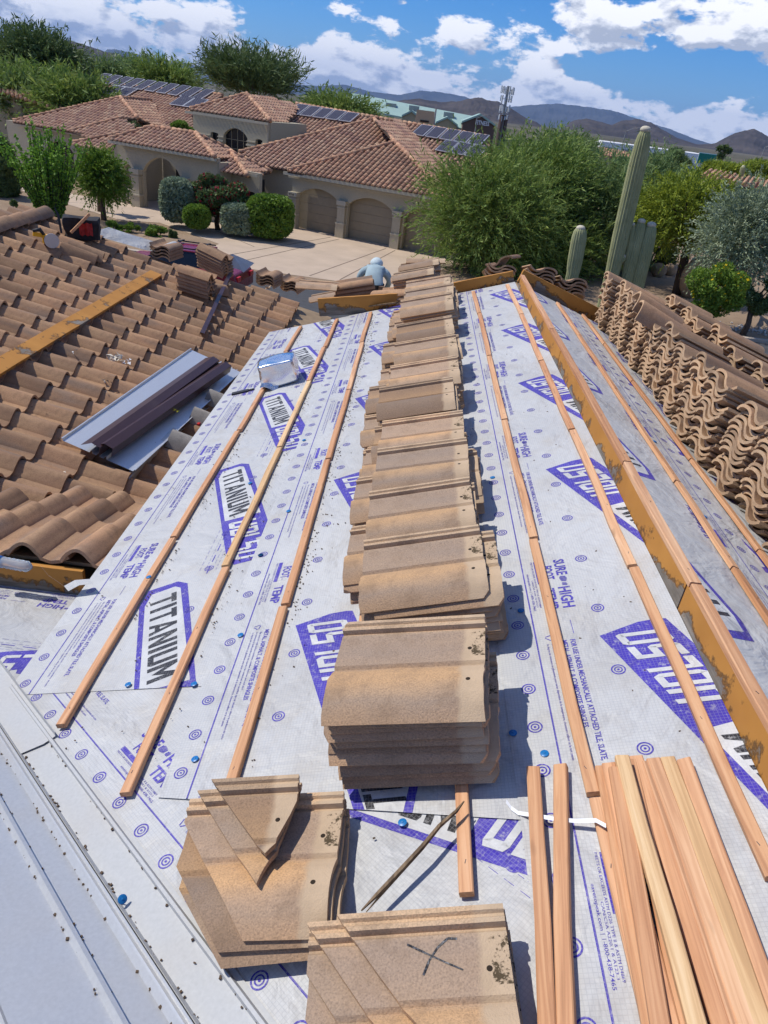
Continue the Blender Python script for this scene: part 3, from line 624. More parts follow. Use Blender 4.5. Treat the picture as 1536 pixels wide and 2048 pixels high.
def loose_nail(label, loc, tilt):
    t = thing('cap_nail', label, 'nail', loc); link('cap', _cap, None, t, Matrix.Translation((0, 0, .026)) @ Matrix.Rotation(0.35, 4, 'X'))
    mb = MB(); mb.tube([(0, 0, 0.0), (0, 0, .027)], .0016, 6); mb.build('shank', M['galv'], t, True); t.rotation_euler = tilt; return t
loose_nail('loose blue cap nail standing point down on the white valley metal', PC(240, 1806, .01), (0.25, 0.3, 0.4))
loose_nail('blue cap nail at the left edge beside the white metal end', PE(6, 1302, .02), (0.9, 0.3, 0.4))
# ================================================================== roof tiles
def tile_mesh(name, prof, L, th, mats, xs=(0.0, 1.0), nose=0.0, holes=False):
    """prof: (y, z) of the upper face; nose at x = 0, head at x = L"""
    n = len(prof); mb = MB(); rows = []
    nor = []
    for i in range(n):
        a, c = prof[max(i-1, 0)], prof[min(i+1, n-1)]; d = Vector((c[0]-a[0], c[1]-a[1])); d.normalize(); nor.append((-d.y, d.x))
    for f in xs:
        t = th*(1.0 + nose*(1 - f)); top = [(f*L, y, z) for y, z in prof]; bot = [(f*L, y - q[0]*t, z - q[1]*t) for (y, z), q in zip(prof, nor)]
        rows.append((top, bot))
    k = len(xs); vs = []
    for top, bot in rows: vs += top + bot
    fs = []; mi = []
    for r in range(k - 1):
        a, c = r*2*n, (r+1)*2*n
        for i in range(n - 1):
            fs.append((a+i, c+i, c+i+1, a+i+1)); mi.append(0); fs.append((a+n+i, a+n+i+1, c+n+i+1, c+n+i)); mi.append(1)
        fs.append((a, a+n, c+n, c)); mi.append(1); fs.append((a+n-1, c+n-1, c+2*n-1, a+2*n-1)); mi.append(1)
    for i in range(n - 1):
        fs.append((i, i+1, n+i+1, n+i)); mi.append(1); q = (k-1)*2*n; fs.append((q+i, q+n+i, q+n+i+1, q+i+1)); mi.append(1)
    mb.v = vs; mb.f = fs; mb.mi = mi
    return mb.mesh(name, mats, 38)
def barrel(y0, y1, h, n, base=0.0, p=0.75): return [(y0 + (y1 - y0)*i/n, base + h*max(0.0, math.sin(math.pi*i/n))**p) for i in range(n + 1)]
PROF_S = [(0.0, 0.0085)] + [(0.205*i/9, 0.085*math.sin(math.pi*(0.185 + 0.665*i/9)) - 0.037) for i in range(0, 10)][1:] + [(0.215, 0.010), (0.28, 0.004), (0.34, 0.008), (0.347, 0.000), (0.352, 0.000), (0.356, 0.017), (0.366, 0.018), (0.372, 0.010), (0.378, 0.010), (0.383, 0.018), (0.395, 0.017)]
PROF_R = barrel(0.0, 0.185, 0.078, 10, 0.0, 0.8)[:-1] + [(0.178, 0.022), (0.19, 0.004), (0.235, -0.008), (0.28, 0.002), (0.305, 0.020), (0.325, 0.030)]
TL = 0.445
ME_S = tile_mesh('roof_tile', PROF_S, TL, 0.0138, [M['tile'], M['tile_end']], (0, 0.5, 1.0))
ME_R = tile_mesh('roof_tile', PROF_R, 0.43, 0.018, [M['tile_roof'], M['tile_roof']])
ME_K = tile_mesh('roof_tile', [(0.085 - 0.085*math.cos(a), 0.049*math.sin(a)**0.85) for a in [math.pi*i/11 for i in range(12)]][:11] + [(0.182, 0.006), (0.202, -0.006), (0.228, -0.010), (0.256, -0.006), (0.282, 0.008), (0.300, 0.024), (0.310, 0.030)], 0.43, 0.0178, [M['tile_roof'], M['tile_end']])
CAPP = [(-0.125 + 0.25*i/12, 0.105*math.sin(math.pi*i/12)**0.8) for i in range(13)]
ME_CAP = tile_mesh('ridge_tile', CAPP, 0.42, 0.018, [M['tile_roof'], M['tile_end']])
def basis(X, Nn, o):                                # local x along X, z along Nn
    X = Vector(X).normalized(); Z = Vector(Nn); Z = (Z - X*Z.dot(X)).normalized(); Yv = Z.cross(X)
    return Matrix(((X.x, Yv.x, Z.x, o[0]), (X.y, Yv.y, Z.y, o[1]), (X.z, Yv.z, Z.z, o[2]), (0, 0, 0, 1)))
# ---- the tiled slope still in place
slope = bpy.data.objects.new('tiled_slope', None); COL.objects.link(slope); slope.parent = house
nA = Vector((SA, 0, 1)).normalized(); dA = Vector((-1, 0, SA)).normalized()
def rowsA():
    for j in range(-4, 7):
        xn = -3.57 + 0.325*j
        for i in range(-14, 18):
            yn = 6.227 + 0.293*i
            yield xn, yn
cnt = 0
for xn, yn in rowsA():
    yv = 4.44 + (xn + 1.79)*0.98                    # valley against the cricket
    yf = 10.15 if xn < -3.4 else 10.25 + (xn + 3.4)*0.55
    yf2 = 10.0 + (xn + 4.9)*0.5
    if yn < yv - 0.25 or yn > yf - 0.1: continue
    p = at = Vector((xn, yn + 0.06, zA(xn) + 0.055 + random.uniform(-.006, .006)))
    p.x += random.uniform(-.012, .012)
    X = (dA*1.0 - nA*(0.105 + random.uniform(-.018, .018)) + Vector((0, random.uniform(-.022, .022), 0))).normalized()
    o = link('roof_tile', ME_R, None, slope, basis(X, nA, p)); cnt += 1
# cricket tiles, cut heads towards the camera
nB = Vector((0, S, 1)).normalized(); dB = Vector((0, -1, S)).normalized()
for j in range(4):
    for i in range(7):
        xn = -1.62 - 0.30*i; yn = 3.42 + 0.30*j
        if yn > 4.44 + (xn + 1.79)*0.98 + 0.32: continue
        link('roof_tile', ME_R, None, slope, basis((dB - nB*0.10 + Vector((random.uniform(-.03, .03), 0, 0))).normalized(), nB, (xn, yn, zB(yn) + 0.06)))
board('cricket_board', (-3.6, 2.99, zB(3.0) - .10), (XE - .1, 2.99, zB(3.0) - .10), 0.03, 0.16, 'oldpaint', 'stained orange board below the cut tiles')
# ridge of the tiled slope
for k in range(7):
    p = Vector((-4.93, 7.55 + 0.335*k, zA(-4.93) + 0.09)); link('ridge_tile', ME_CAP, None, slope, basis((0, 1, 0.05), (0, 0, 1), p))
for k in range(26):                                  # first rows of the slope behind the ridge
    for j in range(2): link('roof_tile', ME_R, None, slope, basis(Vector((1, 0, SA - .1)), Vector((-SA, 0, 1)), (-5.35 - .325*j, 2.3 + .293*k, zA(-4.95) - .05 - SA*(.4 + .325*j) + .1)))

ORD = ['topmost', 'second', 'third', 'fourth', 'fifth', 'sixth', 'seventh', 'eighth', 'ninth', 'tenth', 'eleventh', 'twelfth', 'thirteenth', 'fourteenth', 'fifteenth', 'sixteenth']
NTH = ['nearest', 'second', 'third', 'fourth', 'fifth', 'sixth', 'seventh', 'eighth', 'ninth', 'tenth', 'eleventh', 'twelfth', 'thirteenth', 'fourteenth']
def hi_lab(q, where): return ('topmost tile in ' if q == 0 else '%s-highest tile in ' % ORD[min(q, 15)]) + where
REST = []                                            # hidden lower layers, joined at the end
def loose_tile(mw, label, me=None, group=None):
    o = link('roof_tile', me or random.choice(ME_SV), None, None, mw); return tag(o, label, 'roof tile', group, 'thing')
def stack(base, X, Nn, n, dz, jit, where, me=None, group=None, yaw=0.03, fan=0.0, L=TL, Wd=0.40):
    """tiles nested on each other; base is the near nose corner of the lowest one"""
    X = Vector(X).normalized(); Nn = Vector(Nn).normalized(); Yv = Nn.cross(X)
    for k in range(n):
        a = random.uniform(-yaw, yaw); Xk = (X + Yv*a).normalized()
        p = Vector(base) + Nn*(dz*k) + X*random.uniform(-jit, jit) + Yv*(random.uniform(-jit, jit)*0.6) + Yv*fan*k
        q = n - 1 - k; lab = hi_lab(q, where)
        loose_tile(basis(Xk, Nn, p), lab, me, group)
def cut_mesh(planes, name='cut_tile', src=None):
    bm = bmesh.new(); bm.from_mesh(src or ME_S)
    for co, no in planes:
        r = bmesh.ops.bisect_plane(bm, geom=bm.verts[:] + bm.edges[:] + bm.faces[:], plane_co=Vector((*co, 0)), plane_no=Vector((*no, 0)), clear_outer=True)
        ed = [e for e in r['geom_cut'] if isinstance(e, bmesh.types.BMEdge)]
        if ed:
            f = bmesh.ops.holes_fill(bm, edges=ed, sides=0)
            for q in f['faces']: q.material_index = 1
    me = bpy.data.meshes.new(name); bm.to_mesh(me); bm.free(); me.materials.append(M['tile']); me.materials.append(M['tile_end'])
    me.set_sharp_from_angle(angle=math.radians(38)); return me
def chipped(seed):
    rg = random.Random(seed); pl = []
    for cx, cy, sx, sy in rg.sample([(0, 0, -1, -1), (TL, 0, 1, -1), (0, .395, -1, 1), (TL, .395, 1, 1)], rg.choice((1, 2, 2))):
        a = rg.uniform(.012, .040); bq = rg.uniform(.010, .030); pl.append(((cx - sx*a, cy), (sx*bq, sy*a)))
    me = cut_mesh(pl, 'roof_tile')
    for v in me.vertices:
        if v.co.x < .01 or v.co.x > TL - .01: v.co.x += rg.uniform(-.0025, .0025)
    return me
ME_SV = [ME_S, ME_S] + [chipped(k) for k in range(7)]
# ---- the row of stacks down the middle of the slope
tiltX = Vector((1, 0, 0.30)); 
def nmid(t): X = tiltX.normalized(); y = Vector((0, math.cos(t), math.sin(t))); return X.cross(y).normalized()
row = [(1.375, 11, -0.012), (1.93, 9, 0.055), (2.40, 8, 0.01), (2.83, 8, 0.03), (3.27, 7, -0.01), (3.68, 9, -0.015), (4.17, 8, 0.02), (4.72, 8, 0.03), (5.30, 7, 0.03), (5.85, 10, 0.03), (6.42, 8, 0.05), (6.95, 7, 0.04)]
for i, (y, n, x0) in enumerate(row):
    tl = 0.13 if i else 0.10
    stack((x0, y, zC(x0) + 0.045), (tiltX if i else Vector((1, -.07, .30))), nmid(tl), n, 0.0225, 0.026, ('the nearest stack of the middle row' if i == 0 else 'the %s stack from the camera in the middle row' % NTH[i]), group='tiles stacked down the middle of the stripped slope', fan=0.004)
    if i in (1, 2, 3, 4, 5, 6, 7, 8, 9):              # a lower stack showing past the left side
        stack((x0 - 0.085 - 0.02*(i % 2), y + 0.30, zC(x0 - .085) + 0.040), tiltX, nmid(0.06), 5 + i % 3, 0.0215, 0.026, 'the low pile showing left of the %s middle stack' % NTH[i], group='tiles stacked down the middle of the stripped slope')
# beyond the far board the row goes on
for i, (px, py, n) in enumerate(((790, 560, 6), (805, 540, 7))):
    p = at_y(px, py, YF + 0.25 + 0.55*i); stack((p.x, p.y, p.z - n*0.0195), tiltX, nmid(0.0), n, 0.0195, 0.02, 'the %s stack beyond the far orange board, behind the middle row' % ('nearer', 'farther')[i], group='tiles stacked beyond the far board')
p = at_y(812, 527, YF + 1.0); loose_tile(basis((1, 0, 0.12), (0, 0.1, 1), p), 'single tile lying highest, across the far end of the middle row')

# ---- cut tiles in front
def place_fr(me, px, py, lift, X, tilt, label, L=TL, Wd=0.395, yaw=0.0, name='cut_tile', cat='roof tile', group=None):
    p = PC(px, py, lift); X = Vector(X).normalized(); nn = nmid(tilt)
    Xr = Matrix.Rotation(yaw, 3, nn) @ X; b = basis(Xr, nn, (0, 0, 0)); q = p - (b.to_3x3() @ Vector((L, Wd, 0.0))); b.translation = q
    return tag(link(name, me, None, None, b), label, cat, group, 'thing')
DG = (-0.76, -0.65)                                  # cut along a valley, lower left taken away
cutA = cut_mesh([((0.0, 0.23), (-0.80, -0.60))]); cutB = cut_mesh([((0.05, 0.26), (-0.80, -0.60))]); cutC = cut_mesh([((0.12, 0.28), (-0.78, -0.62))])
cutD = cut_mesh([((0.14, 0.395), (-0.80, -0.58)), ((0.36, 0.10), (0.97, -0.25))]); cutE = cut_mesh([((0.20, 0.395), (-0.78, -0.62)), ((0.40, .2), (0.93, -.35)), ((0.3, .13), (0.1, -1))])
place_fr(cut_mesh([((-0.02, 0.24), (-0.80, -0.60))]), 700, 1625, 0.035, (1, 0, 0.30), 0.0, 'lowest cut tile of the pile beside the tall front stack', yaw=0.05)
place_fr(cutA, 694, 1606, 0.060, (1, 0, 0.28), 0.0, 'second cut tile from the bottom of the pile beside the tall front stack', yaw=0.02)
place_fr(cutB, 690, 1590, 0.085, (1, 0, 0.26), 0.02, 'large cut tile with a pale head in the pile beside the front stack', yaw=0.0)
place_fr(cutD, 612, 1572, 0.125, (1, 0, 0.22), 0.06, 'narrow triangular cut tile leaning on the pile beside the front stack', yaw=0.06)
place_fr(cutE, 600, 1556, 0.165, (1, 0, 0.20), 0.08, 'small broken triangular offcut on top of the pile beside the front stack', yaw=0.05)
front = []
for k, (px, py, lift, c, lb) in enumerate(((1020, 1868, 0.03, (0.00, 0.12), 'lowest cut tile at the bottom edge of the picture'), (1015, 1852, 0.05, (0.02, 0.20), 'second lowest cut tile at the bottom edge of the picture'),
                                           (1012, 1838, 0.072, (0.04, 0.25), 'third lowest cut tile at the bottom edge of the picture'), (1010, 1826, 0.094, (0.075, 0.29), 'second cut tile from the top at the bottom edge of the picture'), (1006, 1815, 0.116, (0.13, 0.32), 'topmost cut tile at the bottom edge, marked with a black X'))):
    o = place_fr(cut_mesh([(c, (-0.80, -0.60))]), px, py, lift, (1, 0, 0.24), 0.03, lb, yaw=0.05); front.append(o)
# the crayon X on the top one
mb = MB()
def crayon(pts, w=0.0045):
    for a, c in zip(pts[:-1], pts[1:]):
        a, c = Vector((*a, 0)), Vector((*c, 0)); d = (c - a).normalized(); s = Vector((-d.y, d.x, 0))*w*random.uniform(.7, 1.1)/2
        mb.poly([Vector((q.x, q.y, np.interp(q.y, [p[0] for p in PROF_S], [p[1] for p in PROF_S]) + 0.0012)) for q in (a - s, c - s, c + s, a + s)])
crayon([(0.23, 0.325), (0.27, 0.305), (0.31, 0.285), (0.345, 0.268)]); crayon([(0.262, 0.262), (0.275, 0.29), (0.295, 0.315), (0.318, 0.332), (0.338, 0.330)])
mb.build('crayon_mark', M['black_print'], front[-1], fix=False)

# ---- stacks standing on the shaded slope
nD = Vector((S, 0, 1)).normalized()
def dstack(n, where, x, y, lift=0.02, group='tiles stacked on the shaded slope', own=99):
    dz = 0.0320; Xr = Vector((-1, 0, S)).normalized()                     # heads towards the ridge
    base = Vector((x, y, zD(x))) + nD*lift - Xr*0.43; lean = random.uniform(-.06, .06)
    for k in range(n):
        X = (Xr + Vector((0, random.uniform(-.028, .028), 0))).normalized(); q = n - 1 - k
        o = base + Vector((0.0, 0, dz*k)) + Xr*random.uniform(-.022, .022) + Vector((0, random.uniform(-.012, .012) + lean*.5*dz*k*4, 0)); b = basis(X, nD, o)
        if q >= own: REST.append(b)
        else: loose_tile(b, hi_lab(q, where), ME_K, group)
y = 7.35; i = 0
while y > 2.6:
    x0 = (1.94 if y > 5 else 1.88) + random.uniform(-.025, .025); n = random.choice((14, 15, 16)) if y > 3.2 else 14
    dstack(n, 'the %s inner stack right of the ridge, counted from the far end' % (NTH[i].replace('nearest', 'first') if i < 14 else 'last'), x0, y, own=8); y -= 0.37 if i % 4 != 2 else 0.46; i += 1
y = 7.2; i = 0
while y > 3.0:
    dstack(random.choice((16, 17, 18)), 'the %s outer stack right of the ridge, counted from the far end' % NTH[i].replace('nearest', 'first'), 2.47 + random.uniform(-.03, .04), y, lift=0.06, own=3); y -= 0.44; i += 1
y = 5.6; i = 0
while y > 3.4:
    dstack(17, 'the %s outermost stack at the right picture edge' % NTH[i].replace('nearest', 'first'), 3.0 + random.uniform(-.04, .04), y, lift=0.10, own=3); y -= 0.44; i += 1
mb = MB()
for b in REST: mb.add([b @ v.co for v in ME_K.vertices], [tuple(f.vertices) for f in ME_K.polygons])
mb.mi = [f.material_index for _ in REST for f in ME_K.polygons]; o = mb.build('stacked_tiles', [M['tile_roof'], M['tile_end']], None, 38, fix=False); tag(o, 'lower tiles of the stacks right of the ridge', 'roof tiles', kind='stuff')
def cap_tile(mw, label, group=None): return tag(link('ridge_tile', ME_CAP, None, None, mw), label, 'ridge tile', group, 'thing')
for i, (px, py, Y) in enumerate(((1325, 610, 5.9), (1330, 628, 5.75))):
    p = at_y(px - 60, py - 5, Y); cap_tile(basis((1, -0.05, -0.42), (0.4, -0.35, 1), p), ('upper', 'lower')[i] + ' curved ridge tile lying slanted across the right hand stacks')
# ---- piles beyond the far board on the right
for i, (px, py, n, Y, ang, ti) in enumerate(((968, 556, 4, 8.1, 0.25, 0.0), (1046, 575, 6, 7.95, -0.1, 0.0), (1112, 590, 5, 7.95, -0.12, 0.0))):
    p = at_y(px, py, Y); X = Vector((math.sin(ang)*.3, 1, -0.25)).normalized(); nn = Vector((0.12, 0.25, 1))
    for k in range(n):
        q = n - 1 - k; b = basis((X + Vector((random.uniform(-.06, .06), 0, 0))), nn, p + Vector((0, 0, 0.036*k)) + Vector((0.32 + random.uniform(-.02, .02), 0, 0)))
        loose_tile(b, hi_lab(q, '') + ('the left', 'the middle', 'the right')[i] + ' pile just behind the far board', ME_K, 'tile piles behind the far board')
p = at_y(990, 512, 8.1); loose_tile(basis((0.35, 1, -0.1), (-0.5, 0.0, 1), p + Vector((.2, 0, .0))), 'broken tile leaning on top of the pile behind the far board', ME_K)
# ---- piles at the far end on the stripped slope
p = PC(668, 612, .03)
for k in range(5): loose_tile(basis((1, 0.10, 0.26), (-.2, -.05, 1), p + Vector((0, 0, 0.042*k)) + Vector((random.uniform(-.02, .02), random.uniform(-.02, .02), 0))), hi_lab(4 - k, '') + 'the low pile at the far left of the stripped slope', ME_K, 'tiles piled at the far end')
p = PC(738, 612, .03)
for k in range(3): loose_tile(basis((0.9, -0.42, 0.25), (-.2, 0, 1), p + Vector((0, 0, 0.045*k))), hi_lab(2 - k, '') + 'the slanted pile beside the far orange board', ME_K, 'tiles piled at the far end')
loose_tile(basis((1, 0.06, 0.30), (-.3, 0, 1), PC(618, 607, .03)), 'flat single tile at the far left corner of the stripped slope')
loose_tile(basis((1, 0.02, 0.05), (-.05, 0, 1), at_y(590, 577, YF + .25)), 'single tile just beyond the far left corner of the stripped slope')

# ================================================================== loose battens on the right
def loose_batten(p0, p1, l0, l1, label, ext=1.35, w=0.037, h=0.020, roll=0.0, mat='batten'):
    a = PC(960 + .375*p0[0], 1480 + .375*p0[1], l0); c = PC(960 + .375*p1[0], 1480 + .375*p1[1], l1); c = a + (c - a)*ext
    nn = Vector((-S, 0, 1)).normalized(); d = (a - c).normalized(); nn = Matrix.Rotation(roll, 3, d) @ nn
    o = batten(c, a, mat, None, nn, 'loose_batten', w, h); return tag(o, label, 'batten', 'new battens lying loose in a bundle')
LB = [((285, 168), (365, 1515), .022, .022, 'single loose batten lying leftmost of all, nearest the tiles', 0.06), ((437, 155), (462, 1515), .022, .022, 'second loose batten from the left, beside the white strap', -0.2),
      ((650, 165), (905, 1515), .020, .022, 'leftmost batten of the fanned bundle', 0.05), ((690, 150), (1000, 1515), .040, .044, 'second batten of the fanned bundle', -0.05), ((722, 172), (960, 1515), .058, .062, 'batten lying on the left half of the fanned bundle', 0.1),
      ((755, 110), (1140, 1515), .062, .066, 'raised batten crossing the top of the fanned bundle', 0.12), ((800, 130), (1090, 1515), .022, .040, 'batten half hidden under the raised one', 0.0), ((832, 112), (1262, 1515), .022, .024, 'batten with its end beside the raised one', 0.0), ((878, 145), (1335, 1515), .020, .020, 'thin shaded batten in the gap of the bundle', 0.6),
      ((925, 125), (1405, 1515), .022, .024, 'plain batten in the right half of the bundle', 0.0), ((1000, 118), (1500, 1515), .022, .022, 'knotty batten second from the right of the bundle', 0.04), ((1095, 125), (1610, 1515), .022, .022, 'rightmost batten of the bundle with a dark end', -0.25)]
for p0, p1, l0, l1, lab, rl in LB: loose_batten(p0, p1, l0, l1, lab, roll=rl, mat='batten_pale' if 'knotty' in lab or 'raised batten' in lab else 'batten')

# ================================================================== small things on the stripped slope
a, c = PC(722, 1822, .06), PC(928, 1602, .075)
mb = MB(); pts = [a + (c - a)*t + Vector((random.uniform(-.004, .004), 0, random.uniform(-.003, .003))) for t in (0, .15, .35, .55, .75, .9, 1)]
mb.tube(pts, [.002, .006, .0075, .007, .006, .005, .002], 5)
mb.tube([pts[0] + Vector((.012, 0, -.004)), pts[1] + Vector((.008, 0, -.003)), pts[3] + Vector((.004, 0, 0))], [.001, .003, .004], 4)
tag(mb.build('wood_splinter', M['stick']), 'grey split stick leaning from the tall front stack onto the underlayment', 'stick')
a, c = PC(716, 615, .05), PC(795, 605, .06); mb = MB(); mb.bar(a, c, .05, .012); tag(mb.build('wood_splinter', M['stick']), 'thin brown lath lying at the far end of the slope', 'stick')
plain('strap_white', (0.78, 0.80, 0.82), 0.4, 0, 0.04)
mb = MB(); pts = [PC(x, y, o) for x, y, o in ((1012, 1606, .02), (1022, 1620, .012), (1036, 1630, .012), (1070, 1635, .035), (1110, 1642, .04), (1150, 1646, .036), (1192, 1645, .046), (1212, 1656, .05))]
for p, q in zip(pts[:-1], pts[1:]): mb.add([p, q, q + Vector((0.002, .012, .001)), p + Vector((0.002, .012, .001))], [(0, 1, 2, 3)])
tag(mb.build('packing_strap', M['strap_white']), 'white plastic packing strap lying across two loose battens', 'strap')
# foil wrapped bundle
def crumple(name, size, mat, label, cat, mw, amp=0.02, seed=3, sub=7):
    bm = bmesh.new(); bmesh.ops.create_cube(bm, size=1.0); bmesh.ops.subdivide_edges(bm, edges=bm.edges[:], cuts=sub, use_grid_fill=True)
    rg = random.Random(seed); wv = [(Vector((rg.uniform(-7, 7), rg.uniform(-7, 7), rg.uniform(-7, 7))), rg.uniform(0, 6)) for _ in range(10)]
    for v in bm.verts:
        d = v.co.copy(); k = sum(math.sin(w.dot(d) + f) for w, f in wv)/10 + 0.25*sum(math.sin(2.1*w.dot(d) + f) for w, f in wv)/10; r = 1 - 0.10*max(0, (abs(d.x) + abs(d.y) + abs(d.z)) - 1.0)
        v.co = Vector((d.x*size[0]*r, d.y*size[1]*r, d.z*size[2]*r)) + d.normalized()*k*amp
    me = bpy.data.meshes.new(name); bm.to_mesh(me); bm.free(); me.materials.append(mat)
    o = link(name, me, None, None, mw); return tag(o, label, cat)
p = PC(553, 772, 0.0)
foil = crumple('foil_bundle', (0.30, 0.27, 0.19), M['foil'], 'bundle wrapped in shiny silver foil standing on the underlayment', 'bundle', Matrix.Translation(p + Vector((0, .08, .11))) @ qC @ Matrix.Rotation(0.12, 4, 'Z'), 0.016, 5, 12)
mb = MB(); t0 = PC(520, 775, .05)
for k in range(5): mb.add([t0 + Vector((.035*k, -.01, .012*math.sin(k*1.3))), t0 + Vector((.035*k, .075, .015*math.cos(k*1.7) + .01))], [])
mb.f = [(2*k, 2*k+2, 2*k+3, 2*k+1) for k in range(4)]; mb.mi = [0]*4; o = mb.build('foil_tail', M['foil'], None); o.parent = foil; o.matrix_parent_inverse = foil.matrix_world.inverted()
foil.data.polygons.foreach_set('use_smooth', [True]*len(foil.data.polygons)); foil.matrix_world = foil.matrix_basis; o.matrix_parent_inverse = foil.matrix_basis.inverted()
plain('black_rubber', (0.02, 0.02, 0.022), 0.6, 0, 0.2)
mb = MB(); a, c = PC(464, 788, .012), PC(508, 778, .012); mb.bar(a, a + (c - a)*.75, .05, .012, (-S, 0, 1)); mb.bar(a + (c - a)*.7, c, .025, .010, (-S, 0, 1)); tag(mb.build('scraper', M['black_rubber']), 'short black scraper lying on the eave strip left of the foil bundle', 'tool')
# dirt and crumbs along the battens
mb = MB()
for k in range(900):
    bx = random.choice((-1.045, -0.679, -0.338, -0.338, 0.0)); y = random.uniform(2.2, 7.2) if random.random() < .8 else random.uniform(1.2, 7.2)
    x = bx + 0.022 + abs(random.gauss(0, 0.03)); r = random.uniform(.0008, .0030)
    mb.box((x, y, zC(x) + .011), (r*2, r*2.4, r), Matrix.Rotation(random.uniform(0, 3), 3, 'Z'))
for k in range(260):
    x, y = random.uniform(-1.3, 1.0), random.uniform(.6, 7.2); r = random.uniform(.001, .003); mb.box((x, y, zC(x) + .0115), (r*3, r*1.6, r), Matrix.Rotation(random.uniform(0, 3), 3, 'Z'))
for k in range(420):                                  # grit caught on the valley ribs
    t = random.uniform(-.5, 2.6); w = random.choice((.118, .03, .03)) ; fr = mC
    if random.random() < .55: fr = mE; w = random.choice((.026, .098, .124))
    q = fr.o + fr.U*t + fr.V*(w + random.uniform(-.005, .005)) + fr.n*.010; r = random.uniform(.001, .0034); mb.box(q, (r*2, r*2, r*1.6), Matrix.Rotation(random.uniform(0, 3), 3, 'Z'))
for k in range(1500):                                 # dust and leaf litter in the troughs of the tiled slope
    x = -1.7 - abs(random.gauss(0, .75)); i_ = random.randint(-9, 2); y = 6.227 + .293*i_ - 0.045 + random.gauss(0, .028); yv = 4.44 + (x + 1.79)*.98
    if y < yv: continue
    f = ((x + 3.57) % .325)/.325; z = zA(x) + .055 - .012 + .02*0 + (.325*(1 - f))*0.105*0 + .018; r = random.uniform(.0015, .005); mb.box((x, y, z), (r*3, r*1.8, r), Matrix.Rotation(random.uniform(0, 3), 3, 'Z'))
plain('grit', (0.10, 0.065, 0.04), 0.9, 0, 0.4, 60.0)
tag(mb.build('grit', M['grit'], None, fix=False), 'crumbs of dirt along the battens and valley ribs', 'grit', kind='stuff')

# ================================================================== things lying on the tiled slope
o = board('plank', PA(-60, 768, .13), PA(312, 547, .13), 0.15, 0.03, 'oldpaint', None, parent=None, up=(SA, 0, 1)); tag(o, 'stained orange painted plank lying up the tiled slope', 'plank')
def panel(name, a, bq, prof, mat, label, cat, lift, th=0.0016):
    """a folded sheet metal length from a to b; prof across (offset, height)"""
    a, bq = Vector(a), Vector(bq); d = (bq - a); L = d.length; d.normalize(); nn = (nA - d*nA.dot(d)).normalized(); w = d.cross(nn)
    mb = MB(); vs = []
    for s_, h_ in prof:
        for e in (a, bq): vs.append(e + w*s_ + nn*(h_ + lift))
    mb.add(vs, [(2*i, 2*i+1, 2*i+3, 2*i+2) for i in range(len(prof) - 1)]); o = mb.build(name, mat, None, fix=False)
    m = o.modifiers.new('t', 'SOLIDIFY'); m.thickness = th; m.offset = 0; return tag(o, label, cat)
WP = [(-0.30, .004), (-0.30, .016), (-0.292, .016), (-0.285, 0), (-.07, 0), (-.062, .022), (-.052, .022), (-.044, 0), (-.015, 0), (0, .03), (.015, 0), (.044, 0), (.052, .022), (.062, .022), (.07, 0), (.285, 0), (.292, .016), (.30, .016)]
panel('sheet_metal', PA(196, 912, .14), PA(432, 722, .14), WP, M['sheet_bright'], 'wide grey ribbed metal panel lying on the tiled slope', 'sheet metal', 0.0)
panel('sheet_metal', PA(262, 895, .10), PA(470, 735, .10), [(x*.55, z) for x, z in WP], M['sheet_bright'], 'second metal panel lying under the brown trims', 'sheet metal', -.03)
LP = [(-0.075, 0.0), (0.0, 0.055), (0.07, 0.045), (0.075, -0.03)]
panel('drip_trim', PA(180, 898, .20), PA(424, 722, .20), LP, M['brown_metal'], 'dark brown folded metal trim lying on the grey panel, upper of two', 'metal trim', 0.0)
panel('drip_trim', PA(205, 902, .20), PA(448, 735, .20), LP, M['brown_metal'], 'dark brown folded metal trim lying on the grey panel, lower of two', 'metal trim', 0.012)
# saw-toothed strip and the bent brown strip
def toothed(a, c, w, n, mat, label, up, flat):
    a, c = Vector(a), Vector(c); d = (c - a)/n; up = Vector(up).normalized(); sd = d.cross(up).normalized(); mb = MB()
    for k in range(n):
        p, q = a + d*k, a + d*(k + 1); m = (p + q)/2
        mb.add([p + up*w, q + up*w, q, m - up*w*.55, p, p + up*w + sd*flat, q + up*w + sd*flat], [(0, 1, 2, 3, 4), (0, 1, 6, 5)])
    o = mb.build('toothed_strip', mat, None, fix=False); m = o.modifiers.new('t', 'SOLIDIFY'); m.thickness = .0015; return tag(o, label, 'metal strip')
toothed(PA(255, 968, .06), PA(352, 868, .10), .05, 4, M['galv'], 'pale toothed flashing strip lying nearest in the tile troughs', nA, -.04)
toothed(PA(352, 865, .06), PA(445, 745, .10), .05, 4, M['galv'], 'pale toothed flashing strip lying farther up the tile troughs', nA, -.04)
toothed(PA(398, 672, .10), PA(458, 545, .14), .05, 6, M['brown_metal'], 'bent brown toothed metal strip on the tiled slope', nA, .05)
# grey unpainted barrel tiles beside the eave strip
mat_tile('tile_grey', (0.34, 0.32, 0.29), (0.40, 0.375, 0.34), (0.28, 0.265, 0.245), (0.4, 0.4, 0.4), False)
ME_G = tile_mesh('barrel_tile', [(y*0.92, z*1.1) for y, z in CAPP], 0.40, 0.016, [M['tile_grey'], M['tile_grey']])
for i, (px, py) in enumerate(((338, 882), (382, 835), (412, 798))):
    o = link('barrel_tile', ME_G, None, None, basis((1, 0.02, -SA), nA, PA(px, py, .10))); tag(o, 'plain grey barrel tile beside the eave strip, %s of three' % ('nearest', 'middle', 'farthest')[i], 'barrel tile', 'grey barrel tiles beside the eave', 'thing')
